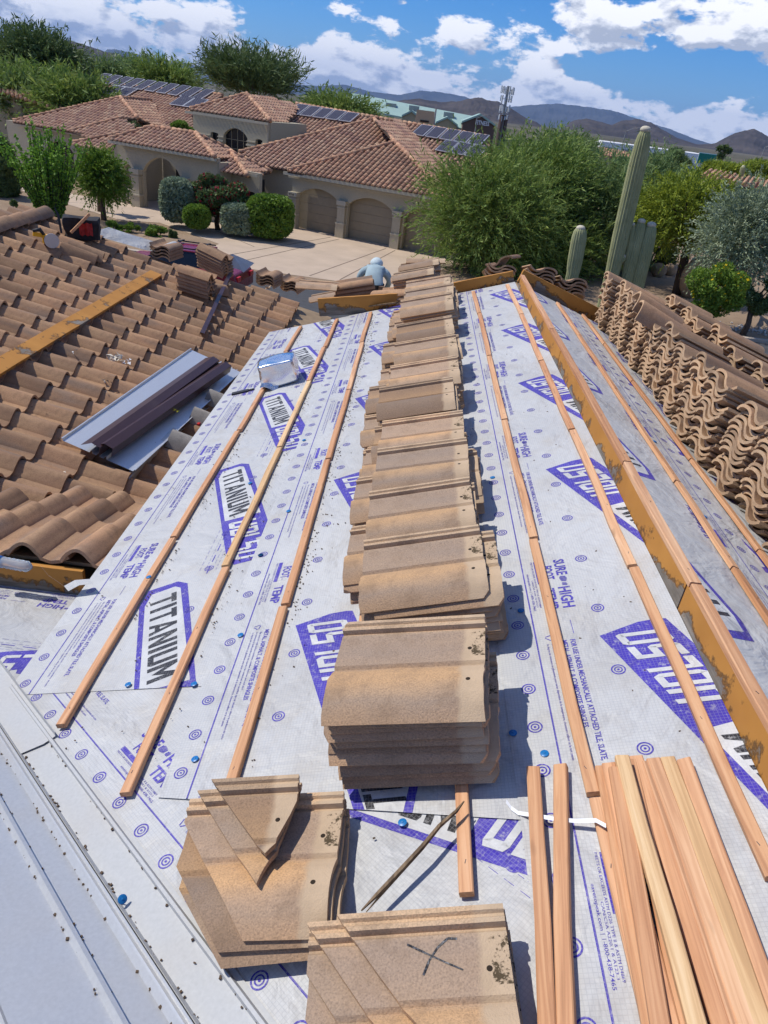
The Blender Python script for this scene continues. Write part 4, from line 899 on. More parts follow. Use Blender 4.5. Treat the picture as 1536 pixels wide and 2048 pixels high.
# tiles and caps lying on the slope
p = PA(352, 578, .09)
for k in range(6): loose_tile(basis((1, -0.10, -0.16), (.15, 0, 1), p + Vector((random.uniform(-.015, .015), 0, 0.045*k))), hi_lab(5 - k, '') + 'the neat stack on the tiled slope', ME_R, 'tiles stacked on the tiled slope')
p = PA(378, 545, .09)
for k in range(7): loose_tile(basis((1, -0.30, -0.26), (.2, 0, 1), p + Vector((random.uniform(-.015, .015), 0.35, 0.04*k + .03))), hi_lab(6 - k, '') + 'the ragged stack behind the neat one', ME_R, 'tiles stacked on the tiled slope')
cap_tile(basis((0.9, .25, -SA), nA, PA(120, 500, .10)), 'curved ridge tile lying open end towards the camera near the tool bag'); cap_tile(basis((0.9, .25, -SA), nA, PA(135, 494, .13)), 'curved ridge tile nested on another near the tool bag')
cap_tile(basis((0.6, .7, -SA*.6), nA, PA(398, 578, .08)), 'curved ridge tile lying below the neat tile stack')
for i, (px, py) in enumerate(((262, 520), (488, 572), (540, 580))):
    p = PA(px, py, .05) + Vector((0, .55, -.18))
    for k in range(4): loose_tile(basis((0.15, 1, 0.0), (.2, 0, 1), p + Vector((.35, 0, .045*k + (.10, .06, .03)[i]))), hi_lab(3 - k, '') + 'the ' + ('left', 'middle', 'right')[i] + ' stack at the far edge of the tiled slope', ME_K, 'tile stacks at the far edge of the tiled slope')
# paper and cardboard scraps
plain('paper', (0.62, 0.56, 0.46), 0.9, 0, 0.25, 30.0); plain('paper_white', (0.74, 0.74, 0.74), 0.8, 0, 0.1, 30.0); plain('cardboard', (0.48, 0.33, 0.19), 0.9, 0, 0.2, 20.0)
def scrap(p, size, mat, label, cat='scrap', n=9, name='paper_scrap', fl=0.5, seed=0):
    rg = random.Random(seed); bm = bmesh.new(); vs = []
    for k in range(n):
        a0 = rg.uniform(0, 6.3); r = rg.uniform(.2, .6)*size; c = Vector((r*math.cos(a0)*1.0, r*math.sin(a0), rg.uniform(.0, fl)*size))
        q = [c + Vector((rg.uniform(-.5, .5), rg.uniform(-.5, .5), rg.uniform(-.3, .3)))*size*.75 for _ in range(4)]
        q = [Vector((w.x, w.y, max(w.z, -.01))) for w in q]; v = [bm.verts.new(w) for w in q]; bm.faces.new((v[0], v[1], v[2])); bm.faces.new((v[0], v[2], v[3]))
    me = bpy.data.meshes.new(name); bm.to_mesh(me); bm.free(); me.materials.append(mat)
    return tag(link(name, me, None, None, Matrix.Translation(p)), label, cat)
scrap(PA(232, 722, .09), .13, M['paper'], 'crumpled torn paper sack on the tiled slope', seed=1, n=14)
scrap(PA(252, 728, .10), .08, M['paper_white'], 'crumpled white wrapper beside the torn paper sack', seed=2)
scrap(PA(150, 703, .09), .07, M['paper_white'], 'small white paper scrap above the torn sack', n=4, fl=.15, seed=3)
scrap(PA(205, 783, .09), .07, M['paper_white'], 'white printed wrapper at the edge of the grey panel', n=4, fl=.2, seed=4)
scrap(PA(212, 762, .09), .06, M['paper'], 'dark edged paper scrap above the grey panel', n=4, fl=.2, seed=5)
scrap(PA(28, 823, .08), .06, M['paper'], 'small pale chip at the left edge of the tiled slope', n=4, fl=.1, seed=6)
scrap(PA(125, 952, .06), .08, M['paper'], 'ragged pale paper scrap in a tile trough below the grey panel', n=6, fl=.15, seed=7)
scrap(PA(452, 575, .10), .12, M['cardboard'], 'heap of torn cardboard beside the bent brown strip', n=12, seed=8)
scrap(PA(535, 578, .10), .12, M['cardboard'], 'broken tile flakes near the far corner of the tiled slope', n=8, seed=9)
plain('label_yellow', (0.75, 0.72, 0.03), 0.4, 0, 0.1); plain('red_plastic', (0.55, 0.02, 0.02), 0.4, 0, 0.1)
scrap(PA(352, 820, .22), .06, M['label_yellow'], 'yellow label scrap on the brown trims', n=5, fl=.2, seed=10)
mb = MB(); mb.bar(PA(396, 850, .12), PA(406, 838, .14), .022, .022); tag(mb.build('marker', M['red_plastic']), 'red marker beside the eave strip', 'marker')
# white underlayment offcut with a curled end, grey plastic sheet
mb = MB(); pts = [PA(x, y, o) for x, y, o in ((178, 466, .13), (215, 478, .12), (250, 488, .12), (290, 500, .10), (330, 506, .12))]; wv = Vector((.10, .42, .03))
vs = []
for p in pts: vs += [p, p + wv]
for k in range(1, 9): a = k*.75; vs += [pts[-1] + Vector((.06*math.sin(a)*1.0 + .015, 0, .06 - .06*math.cos(a))), pts[-1] + wv*.55 + Vector((.06*math.sin(a) + .015, 0, .06 - .06*math.cos(a)))]
mb.add(vs, [(2*i, 2*i+1, 2*i+3, 2*i+2) for i in range(len(vs)//2 - 1)]); o = mb.build('underlayment_offcut', M['underlay'], None, True, fix=False); tag(o, 'white underlayment offcut with a curled end at the far edge of the tiled slope', 'offcut')
mb = MB(); pts = [PA(430, 525, .05), PA(480, 540, .04), PA(487, 545, .02), PA(458, 512, .22), PA(440, 516, .18)]; pts[3].y += .2; mb.add(pts + [pts[3] + Vector((.25, .5, -.2))], [(0, 1, 3, 4), (1, 2, 3), (2, 5, 3)]); tag(mb.build('plastic_sheet', M['underlay']), 'grey plastic sheet propped like a tent at the far edge of the tiled slope', 'sheet')
# tools on the hip
plain('tool_yellow', (0.72, 0.36, 0.01), 0.4, 0, 0.1); plain('bag_red', (0.36, 0.025, 0.02), 0.8, 0, 0.3, 20.0); plain('bag_black', (0.022, 0.020, 0.022), 0.85, 0, 0.3, 20.0)
p = PA(98, 492, .12); t = thing('cordless_saw', 'yellow and grey cordless saw lying on the hip beside the tool bag', 'saw', p, 0.6)
mb = MB(); mb.box((0, 0, .08), (.12, .09, .10)); mb.bar((-.04, 0, .12), (-.16, 0, .14), .04, .05); mb.build('motor_housing', M['tool_yellow'], t)
mb = MB(); mb.tube([(.03, -.06, .07), (.03, -.052, .07)], .085, 18); mb.build('blade', M['galv'], t)
mb = MB(); mb.tube([(-.04, -.01, .12), (-.08, -.01, .19), (-.16, -.01, .17)], [.02, .024, .02], 8); mb.build('handle', M['black_rubber'], t, True)
p = PA(150, 478, .12) + Vector((0, .25, 0)); bag = crumple('tool_bag', (0.42, 0.26, 0.26), M['bag_black'], 'open black tool bag with a red front on the hip', 'bag', Matrix.Translation(p + Vector((0, 0, .10))) @ Matrix.Rotation(.3, 4, 'Z'), .06, 8)
mb = MB(); rg = random.Random(4); g = [[Vector((-.02 + .16*i/5, -.17 - .02*math.sin(i*2 + j), -.06 + .15*j/3 + .012*math.cos(i*3 + j))) for j in range(4)] for i in range(6)]
for i in range(5):
    for j in range(3): mb.poly([g[i][j], g[i+1][j], g[i+1][j+1], g[i][j+1]])
mb.build('front_panel', M['bag_red'], bag, True, fix=False)
mb = MB(); a = PA(128, 470, .18) + Vector((0, .2, 0)); mb.bar(a, a + Vector((.22, .1, .24)), .05, .03); tag(mb.build('wood_offcut', M['batten']), 'short batten offcut sticking up out of the tool pile', 'offcut')
mb = MB(); a = PA(112, 470, .2) + Vector((0, .15, 0)); mb.tube([a, a + Vector((-.03, .03, .2)), a + Vector((-.07, .03, .30))], [.014, .018, .004], 6); tag(mb.build('pry_bar', M['black_rubber']), 'dark pry bar sticking up beside the saw', 'tool')

# ---- bottle under the cut tiles
glassn = N('bottle_plastic', 0.12, 0, 0.5); glassn.color((0.85, 0.90, 0.93)); glassn.val('Transmission Weight', 0.72); M['bottle_plastic'] = glassn.m
plain('label_blue', (0.03, 0.16, 0.48), 0.4, 0, 0.1)
p = hit(28, 1128, (0, S, 1), HC + S*KB - DC + .0); p = at_y(26, 1128, 2.93); bt = thing('water_bottle', 'clear plastic water bottle lying under the cut tiles at left', 'bottle', p)
bt.rotation_euler = (0, 0.02, -0.06); mb = MB(); L = 0.20; prof = [(-.10, .012), (-.092, .026)] + [(-.085 + .012*i, .0295 + (.0016 if i % 2 else -.0016)) for i in range(13)] + [(.075, .030), (.088, .022), (.10, .010)]
mb.tube([(x, 0, 0) for x, r in prof], [r for x, r in prof], 16); mb.build('body', M['bottle_plastic'], bt, True)
mb = MB(); mb.tube([(-.098, 0, 0), (-.058, 0, 0)], .0318, 16); mb.build('label', M['label_blue'], bt, True); mb = MB(); mb.tube([(-.118, 0, 0), (-.10, 0, 0)], .014, 12); mb.build('cap', M['strap_white'], bt, True)
for i, (pp, lab) in enumerate(((((78, 1128), (96, 1150), (128, 1172)), 'curled pale plastic ribbon below the cut tiles'), (((128, 1172), (150, 1160), (178, 1158)), 'printed underlayment snippet beside the eave strip'))):
    mb = MB(); pts = [at_y(x, y, 2.86 - .1*i) for x, y in pp]; w = Vector((.02 + .03*i, -.03 - .03*i, .02))
    mb.add([q for p_ in pts for q in (p_, p_ + w)], [(0, 1, 3, 2), (2, 3, 5, 4)]); tag(mb.build('ribbon', M['underlay'], None, fix=False), lab, 'scrap')
# ================================================================== ground, street, drive
def mat_ground():
    n = N('desert_ground', 0.95, 0, 0.15); x, y, z = n.sep(n.tc())
    a = n.noise(0.35, 8.0, 0.65); f = n.noise(14.0, 4.0, 0.7)
    sand = n.ramp(a, [(0.3, (0.25, 0.175, 0.115)), (0.7, (0.37, 0.27, 0.18))]); sand = n.mix(0.6, sand, n.ramp(f, [(0.3, (0.6, 0.6, 0.6)), (0.7, (1.25, 1.22, 1.2))]), 'MULTIPLY')
    far = n.noise(0.0016, 9.0, 0.7); far2 = n.noise(0.02, 5.0, 0.7)
    scrub = n.ramp(n.math('ADD', n.math('MULTIPLY', far, .6), n.math('MULTIPLY', far2, .4)), [(0.40, (0.060, 0.062, 0.034)), (0.52, (0.115, 0.10, 0.066)), (0.62, (0.20, 0.17, 0.13))])
    r = n.math('SQRT', n.math('ADD', n.math('MULTIPLY', x, x), n.math('MULTIPLY', y, y)))
    m = n.nt.nodes.new('ShaderNodeMapRange'); n.L(r, m.inputs[0]); m.inputs[1].default_value = 70; m.inputs[2].default_value = 180
    n.color(n.mix(m.outputs[0], sand, scrub)); n.bump(f, 0.3, 0.03); M['ground'] = n.m
mat_ground()
def sheet_xy(name, pts, z, mat, kind='structure'):
    mb = MB(); mb.poly([(p[0], p[1], z) for p in pts]); o = mb.build(name, mat); o['kind'] = kind; return o
R_ = 30000.0
sheet_xy('ground', [(-R_, -R_), (R_, -R_), (R_, R_), (-R_, R_)], 0.0, M['ground'])
plain('asphalt', (0.065, 0.066, 0.070), 0.9, 0, 0.15, 3.0, 0.2); plain('concrete', (0.50, 0.385, 0.28), 0.85, 0, 0.09, 0.8, 0.1); plain('joint', (0.20, 0.15, 0.11), 0.9)
plain('curb', (0.46, 0.38, 0.30), 0.9, 0, 0.1, 3.0)
sheet_xy('street', [(-70, 33.6), (-18, 31.6), (-4, 30.2), (14, 29.2), (70, 27.5), (70, 19), (-70, 24)], 0.006, M['asphalt'])
def strip_xy(name, pts, w, h, mat, parent=None, struct=True):
    mb = MB()
    for a, c in zip(pts[:-1], pts[1:]): mb.bar((a[0], a[1], h/2), (c[0], c[1], h/2), w, h)
    o = mb.build(name, mat, parent)
    if struct: o['kind'] = 'structure'
    return o
strip_xy('kerb', [(-70, 33.7), (-18, 31.7), (-10.0, 30.9)], 0.3, 0.12, M['curb']); strip_xy('kerb', [(3.2, 29.95), (14, 29.35), (70, 27.6)], 0.3, 0.12, M['curb'])
G0 = Vector((-7.0135, 42.850)); FA = Vector((.92226, -.38656)); FB = Vector((.38656, .92226))
def H(x, y, z=0.0): p = G0 + FA*x + FB*y; return Vector((p.x, p.y, z))
drive = sheet_xy('driveway', [H(-1.0, .9), H(10.4, .9), H(10.6, -5.5), (5.0, 30.1), (-9.8, 30.95), (-9.2, 35.3), H(-5.5, -5.6), H(-3.2, -3.4)], 0.012, M['concrete'])
walk = sheet_xy('path', [H(-2.8, -4.6), H(-5.6, -7.4), H(-14.0, -5.6), H(-30, -3.4), H(-30, -1.6), H(-13, -3.4), H(-9.9, -3.2), H(-9.9, .5), H(-4.2, .5), H(-3.4, -2.8)], 0.016, M['concrete'])
mb = MB()
def groove(a, c): mb.bar((a[0], a[1], .016), (c[0], c[1], .016), .05, .006)
for k in range(2): groove(H(2.9 + .55*k, -.6), (Vector((-9.0, 31.2)) + Vector((1.3*k, 0)))); groove(H(6.3 + .55*k, -.6), (Vector((-4.2, 30.9)) + Vector((1.3*k, 0))))
groove(H(-2.8, -4.4), H(2.2, -6.8)); groove(H(-5.6, -4.9), H(-8.2, -7.0)); groove(H(-9, -4.0), H(-11.0, -6.0))
mb.build('control_joint', M['joint'], drive)

# ================================================================== the neighbour's house
plain('stucco', (0.42, 0.37, 0.265), 0.95, 0, 0.06, 12.0, 0.35); plain('stucco_band', (0.47, 0.42, 0.31), 0.95, 0, 0.05, 12.0, 0.3)
plain('garage_door', (0.285, 0.235, 0.155), 0.7, 0, 0.05, 3.0); plain('dark_glass', (0.012, 0.014, 0.018), 0.15, 0, 0.2); plain('dark_room', (0.03, 0.026, 0.022), 0.9)
plain('roof_under', (0.10, 0.065, 0.045), 0.9)
nb = thing('house', "neighbour's tan stucco house with arched garage doors and red tile roofs", 'house', H(0, 0))
nb.rotation_euler = (0, 0, math.atan2(FA.y, FA.x)); NBI = Matrix.Translation(H(0, 0)) @ Matrix.Rotation(math.atan2(FA.y, FA.x), 4, 'Z'); NBINV = NBI.inverted()
PT = 0.42
def face_pts(px, y0=None, z0=None, x0=None, s=PT):
    """sight lines onto a roof plane given in house space: rising backwards from y0, or leftwards from x0"""
    out = []
    for a in px:
        if y0 is not None: n = (-s*FB.x, -s*FB.y, 1.0); c0 = z0 - s*y0 - s*(G0.dot(FB))
        else: n = (s*FA.x, s*FA.y, 1.0); c0 = z0 + s*x0 + s*(G0.dot(FA))
        out.append(NBINV @ hit(a[0], a[1], n, c0))
    return out
def inside(p, poly):
    c = False; j = len(poly) - 1
    for i in range(len(poly)):
        a, b_ = poly[i], poly[j]
        if (a[1] > p[1]) != (b_[1] > p[1]) and p[0] < (b_[0] - a[0])*(p[1] - a[1])/(b_[1] - a[1] + 1e-12) + a[0]: c = not c
        j = i
    return c
TW, TE = 0.30, 0.36
def far_tile():
    n = 5; mb = MB(); pr = [(-.10 + .20*i/n, .075*math.sin(math.pi*i/n)) for i in range(n + 1)]
    vs = [(x, 0.0, z + .035) for x, z in pr] + [(x, .40, z + .0) for x, z in pr] + [(x, 0.0, .012) for x, z in pr]
    mb.add(vs, [(i, i+1, n+2+i, n+1+i) for i in range(n)] + [(2*(n+1)+i, 2*(n+1)+i+1, i+1, i) for i in range(n)]); return mb
FT = far_tile(); ME_FT = FT.mesh('roof_tile', M['tile_far'], 50)
budget = [300]
def roof_face(pts, along, up, first=0, parent=nb):
    """pts: polygon in house space; along/up: unit course and slope directions; tiles laid in courses"""
    along, up = Vector(along).normalized(), Vector(up).normalized(); nn = along.cross(up).normalized(); o = Vector(pts[0])
    sl = MB(); sl.prism([Vector(p) - Vector((0, 0, .10)) for p in pts], (0, 0, .10)); s_ = sl.build('roof_slope', M['roof_under'], parent)
    P2 = [((Vector(p) - o).dot(along), (Vector(p) - o).dot(up)) for p in pts]
    a0, a1 = min(p[0] for p in P2), max(p[0] for p in P2); b0, b1 = min(p[1] for p in P2), max(p[1] for p in P2)
    mb = MB(); bb = b0 - .06; T = Matrix(((along.x, up.x, nn.x, 0), (along.y, up.y, nn.y, 0), (along.z, up.z, nn.z, 0), (0, 0, 0, 1)))
    while bb < b1:
        aa = a0 + TW/2
        while aa < a1:
            if inside((aa, bb + .22), P2):
                pos = o + along*aa + up*bb + nn*.005; jit = random.uniform(-.012, .012)
                if first and budget[0] > 0:
                    budget[0] -= 1; m4 = T.copy(); m4.translation = pos; link('roof_tile', ME_FT, None, s_, m4)
                else: mb.add([T.to_3x3() @ Vector(v) + pos + along*jit*.3 for v in FT.v], FT.f)
            aa += TW
        bb += TE
    if mb.v: q = mb.build('roof_tiles', M['tile_far_i'], s_, 50, fix=False); q['kind'] = 'stuff'
    return s_
def caps(a, c, parent=nb, r=.13, step=.36):
    a, c = Vector(a), Vector(c); n = max(1, int((c - a).length/step)); d = (c - a)/n
    for k in range(n):
        mb = MB(); mb.tube([a + d*k + Vector((0, 0, .07)), a + d*(k + 1.12) + Vector((0, 0, .03))], [r, r*.86], 6); mb.build('ridge_tile', M['tile_far'], parent, True)
def mat_island(key, cols, scale=0.8):
    n = N(key, 0.9, 0, 0.2); c = n.ramp(n.island(), [(i/(len(cols) - 1), q) for i, q in enumerate(cols)]); c = n.mix(0.6, c, n.ramp(n.noise(scale*20, 3.0), [(0.3, (.75, .75, .75)), (0.7, (1.2, 1.2, 1.2))]), 'MULTIPLY'); n.color(c); M[key] = n.m
mat_island('tile_far_i', [(0.36, 0.19, 0.13), (0.50, 0.30, 0.195), (0.41, 0.235, 0.16), (0.60, 0.40, 0.26), (0.33, 0.185, 0.14), (0.55, 0.34, 0.22)])
AX, UPY = (1, 0, 0), (0, 1, PT)
AY, UPX = (0, 1, 0), (-1, 0, PT)
def yz(px, py, yp):                                  # height of a sight line over house depth yp
    r = ray(px, py); o = CAM; t = (yp + G0.dot(FB))/(r[0]*FB.x + r[1]*FB.y); return NBINV @ Vector(o + r*t)
g1 = face_pts([(575, 342), (790, 286), (905, 398)], -.5, 2.9); roof_face(g1, AX, UPY, 1)
g2 = face_pts([(478, 306), (748, 240), (790, 286), (573, 339), (524, 331)], .9, 2.85); roof_face(g2, AX, UPY, 0)
A1, A2 = g1[1], g2[1]
g3 = face_pts([(750, 241), (792, 287), (888, 378), (915, 352), (800, 243)], None, A1.z, A1.x); roof_face(g3, AY, UPX)
gm = face_pts([(592, 209), (978, 276), (962, 420), (880, 372), (792, 250), (748, 240), (560, 300), (480, 312), (545, 248)], 4.9, 2.9); roof_face(gm, AX, UPY)
gl = face_pts([(174, 166), (445, 191), (384, 232), (384, 290), (300, 268), (240, 204), (176, 196)], 4.9, 2.9); roof_face(gl, AX, UPY)
gw = face_pts([(26, 243), (241, 196), (275, 237), (252, 238), (141, 263)], 1.2, 2.9); roof_face(gw, AX, UPY)
gw2 = face_pts([(243, 197), (302, 201), (345, 262), (276, 238)], None, gw[1].z, gw[1].x); roof_face(gw2, AY, UPX)
gs = face_pts([(141, 263), (247, 236), (272, 258), (230, 276), (188, 277)], .3, 2.75); roof_face(gs, AX, UPY)
gp = face_pts([(219, 279), (302, 255), (391, 268), (430, 315)], -3.4, 3.28); roof_face(gp, AX, UPY)
gp0 = face_pts([(146, 287), (240, 268), (224, 304)], -2.4, 2.75); roof_face(gp0, AX, UPY)
gp2 = face_pts([(391, 269), (462, 302), (466, 316), (430, 315)], None, gp[2].z, gp[2].x); roof_face(gp2, AY, UPX)
ge = face_pts([(417, 333), (461, 304), (495, 352)], -2.3, 2.75); roof_face(ge, AX, UPY)
ge2 = face_pts([(461, 305), (542, 344), (495, 352)], None, ge[1].z, ge[1].x); roof_face(ge2, AY, UPX)
gt = face_pts([(380, 219), (493, 189), (541, 243)], 4.0 - .4, 5.0 - .17); roof_face(gt, AX, UPY)
gt2 = face_pts([(493, 190), (525, 191), (602, 212), (573, 243), (541, 243)], None, gt[1].z, gt[1].x); roof_face(gt2, AY, UPX)
for a, c in ((g1[0], g1[1]), (g1[1], g1[2]), (g2[0], A2), (A2, A1), (gw[0], gw[1]), (gw[1], gw[2]), (gp[0], gp[1]), (gp[1], gp[2]), (gp[2], gp[3]), (ge[0], ge[1]), (ge[1], ge[2]), (gt[0], gt[1]), (gt[1], gt[2]), (gs[0], gs[1]), (gp0[0], gp0[1]), (gm[0], gm[1]), (gl[0], gl[1]), (gp2[0], gp2[1]), (ge2[0], ge2[1]), (gw2[0], gw2[1])): caps(a, c)
# far sides of the roofs, so the house is closed from behind
mb = MB(); mb.prism([gm[0] + Vector((0, .05, -.1)), gm[1] + Vector((0, .05, -.1)), gm[1] + Vector((0, 7, -3.0)), gm[0] + Vector((0, 7, -3.0))], (0, 0, .05)); mb.prism([gl[0] + Vector((0, .05, -.1)), gl[1] + Vector((0, .05, -.1)), gl[1] + Vector((0, 7, -3.0)), gl[0] + Vector((0, 7, -3.0))], (0, 0, .05)); mb.build('roof_back', M['tile_far'], nb)
# walls
def wall_arch(y, x0, x1, z1, openings, th=.25, name='wall', mat='stucco', z0=0.0):
    """front wall with arched openings (xa, xb, spring, crown)"""
    mb = MB(); xs = [x0]
    for xa, xb, sp, cr in openings: xs += [xa, xb]
    xs.append(x1)
    for i in range(0, len(xs), 2): mb.box(((xs[i] + xs[i+1])/2, y + th/2, (z0 + z1)/2), (xs[i+1] - xs[i], th, z1 - z0))
    for xa, xb, sp, cr in openings:
        n = 12; pts = [(xa + (xb - xa)*k/n, y, sp + (cr - sp)*math.sin(math.pi*k/n)**.7) for k in range(n + 1)]
        for p, q in zip(pts[:-1], pts[1:]): mb.prism([p, q, (q[0], y, z1), (p[0], y, z1)], (0, th, 0))
    return mb.build(name, M[mat], nb)
D3 = [(0.32, 2.92), (3.52, 6.22), (6.92, 9.6)]
wall_arch(0, -.05, 10.2, 2.86, [(a, b_, 1.75, 2.25) for a, b_ in D3])
for x in (0.12, 3.22, 6.57):
    mb = MB(); mb.box((x, -.08, .95), (.46, .30, 1.9)); mb.box((x, -.09, .35), (.52, .36, .70)); mb.build('column', M['stucco'], nb)
    mb = MB(); mb.build('x', M['stucco_band'], nb) if 0 else None
    for zz, a_, c_, h_ in ((1.78, .56, .40, .22), (1.55, .52, .36, .05), (.74, .56, .40, .07)): mb = MB(); mb.box((x, -.09, zz), (a_, c_, h_)); mb.build('column_band', M['stucco_band'], nb)
for a, b_ in D3:
    d = bpy.data.objects.new('garage_door', None); COL.objects.link(d); d.parent = nb
    for k in range(5): m_ = MB(); m_.box(((a + b_)/2, .40, .24 + .46*k), (b_ - a + .2, .06, .452)); m_.build('door_panel', M['garage_door'], d)
mb = MB(); mb.box((4.9, -.42, 2.80), (10.6, .06, .16)); mb.box((4.9, -.02, 2.62), (10.4, .10, .10)); mb.build('fascia', M['stucco_band'], nb)
mb = MB(); mb.box((5.0, 6.2, 1.4), (10.2, 11.4, 2.8)); mb.box((-3.4, 6.5, 1.4), (7.0, 10.0, 2.8)); mb.box((-17.0, 8.2, 1.4), (16.0, 11.6, 2.8)); mb.box((-12.5, 4.0, 1.3), (5.0, 6.0, 2.6)); mb.build('wall', M['stucco'], nb)
mb = MB(); put_text(mb, '8768', -.12, 0, .34, .11, .02); o = mb.build('house_number', M['dark_room'], nb, fix=False); o.matrix_local = Matrix(((1, 0, 0, .04), (0, 0, 1, -.30), (0, 1, 0, 1.72), (0, 0, 0, 1))) @ Matrix.Identity(4)
wall_arch(1.3, -3.0, .1, 2.7, [])
# porch
wall_arch(-2.95, -9.75, -2.9, 3.2, [(-9.55, -8.75, 1.75, 2.15), (-8.05, -5.35, 1.9, 2.75), (-4.75, -3.6, 1.6, 1.95)])
for x in (-8.4, -5.05): mb = MB(); mb.box((x, -3.02, .9), (.52, .40, 1.8)); mb.box((x, -3.02, .3), (.62, .5, .6)); mb.build('column', M['stucco'], nb); [MB().box((x, -3.02, zz), (a_, c_, h_)).build('column_band', M['stucco_band'], nb) for zz, a_, c_, h_ in ((1.85, .68, .56, .26), (1.6, .6, .48, .06), (.64, .68, .56, .08))]
mb = MB(); mb.box((-6.3, -3.42, 3.16), (7.4, .06, .14)); mb.build('fascia', M['stucco_band'], nb)
mb = MB(); mb.box((-6.3, .6, 1.5), (6.6, .2, 3.0)); mb.box((-9.75, -1.2, 1.5), (.2, 3.4, 3.0)); mb.box((-2.95, -1.2, 1.5), (.2, 3.4, 3.0)); mb.build('wall', M['stucco'], nb)
mb = MB(); mb.box((-6.6, .45, 1.15), (1.1, .10, 2.3)); mb.build('door', M['dark_room'], nb)
for x in (-5.3, -8.1): mb = MB(); mb.box((x, .46, 1.4), (.9, .08, 1.5)); mb.build('window', M['dark_glass'], nb)
for k in range(4): mb = MB(); z = [(.04, .07), (.25, .10), (.45, .055), (.72, .075)]; mb.tube([(-9.4 + .26*k, -2.85, a) for a, r in z], [r for a, r in z], 8); mb.build('baluster', M['stucco_band'], nb, True)
mb = MB(); mb.box((-9.1, -2.85, .78), (1.3, .22, .10)); mb.build('rail', M['stucco_band'], nb)
wall_arch(-1.8, -3.9, -1.0, 2.7, [(-2.6, -1.3, 1.7, 1.75)]); mb = MB(); mb.box((-1.9, -.9, 1.2), (1.2, .1, 2.3)); mb.build('door', M['dark_room'], nb); mb = MB(); mb.box((-2.4, -2.3, 2.62), (3.2, .05, .14)); mb.build('fascia', M['stucco_band'], nb)
# tower storey
wall_arch(4.0, -10.1, -4.5, 4.95, [(-8.75, -8.15, 3.9, 3.95), (-7.75, -5.95, 3.9, 4.35), (-5.35, -4.85, 3.9, 3.95)], z0=2.2)
mb = MB(); mb.box((-7.3, 6.4, 3.6), (5.6, 4.2, 2.7)); mb.build('wall', M['stucco'], nb); mb = MB(); mb.box((-7.3, 4.28, 3.3), (4.6, .06, 2.2)); mb.build('window', M['dark_glass'], nb)
for x in (-7.3, -6.85, -6.4): mb = MB(); mb.box((x, 4.24, 3.3), (.035, .04, 2.1)); mb.build('mullion', M['garage_door'], nb)
for z in (2.7, 3.2, 3.7): mb = MB(); mb.box((-6.85, 4.24, z), (1.8, .04, .03)); mb.build('mullion', M['garage_door'], nb)
for x0, x1 in ((-10.1, -8.75), (-8.15, -7.75), (-5.95, -5.35), (-4.85, -4.5)): mb = MB(); [MB().box(((x0 + x1)/2, 3.98, zz), (x1 - x0 + a_, c_, h_)).build('column_band', M['stucco_band'], nb) for zz, a_, c_, h_ in ((3.55, .06, .20, .10), (3.75, .03, .14, .06))]
mb = MB(); mb.box((-7.3, 3.62, 4.86), (6.2, .06, .12)); mb.build('gutter', M['stucco_band'], nb); mb = MB(); mb.tube([(-4.42, 3.66, 4.8), (-4.42, 3.9, 4.4), (-4.42, 3.93, 3.0)], .05, 6); mb.build('downpipe', M['stucco_band'], nb)
# left wing
wall_arch(1.7, -23.0, -13.0, 2.75, [(-20.6, -18.2, 1.6, 2.1)]); mb = MB(); mb.box((-19.4, 2.1, 1.1), (2.6, .08, 2.2)); mb.build('window', M['dark_glass'], nb); mb = MB(); mb.box((-19.9, 1.22, 2.80), (6.0, .05, .16)); mb.build('fascia', M['stucco_band'], nb)
# solar arrays
def mat_solar():
    n = N('solar_cell', 0.6, 0, 0.04); x, y, z = n.sep(n.tc()); g = []
    for ax, per in ((x, .158), (y, .158)):
        f = n.math('ABSOLUTE', n.math('SUBTRACT', n.math('FRACT', n.math('DIVIDE', ax, per)), .5)); g.append(n.math('GREATER_THAN', f, .46))
    dots = n.math('MULTIPLY', n.math('GREATER_THAN', n.math('ABSOLUTE', n.math('SUBTRACT', n.math('FRACT', n.math('DIVIDE', x, .158)), .5)), .40), n.math('GREATER_THAN', n.math('ABSOLUTE', n.math('SUBTRACT', n.math('FRACT', n.math('DIVIDE', y, .158)), .5)), .40))
    c = n.mix(n.math('MULTIPLY', n.math('MAXIMUM', g[0], g[1]), .35), (0.035, 0.036, 0.062), (0.30, 0.31, 0.36)); c = n.mix(dots, c, (0.45, 0.46, 0.5)); n.color(c); M['solar'] = n.m
mat_solar(); plain('alu', (0.62, 0.64, 0.68), 0.4, 0.5, 0.05)
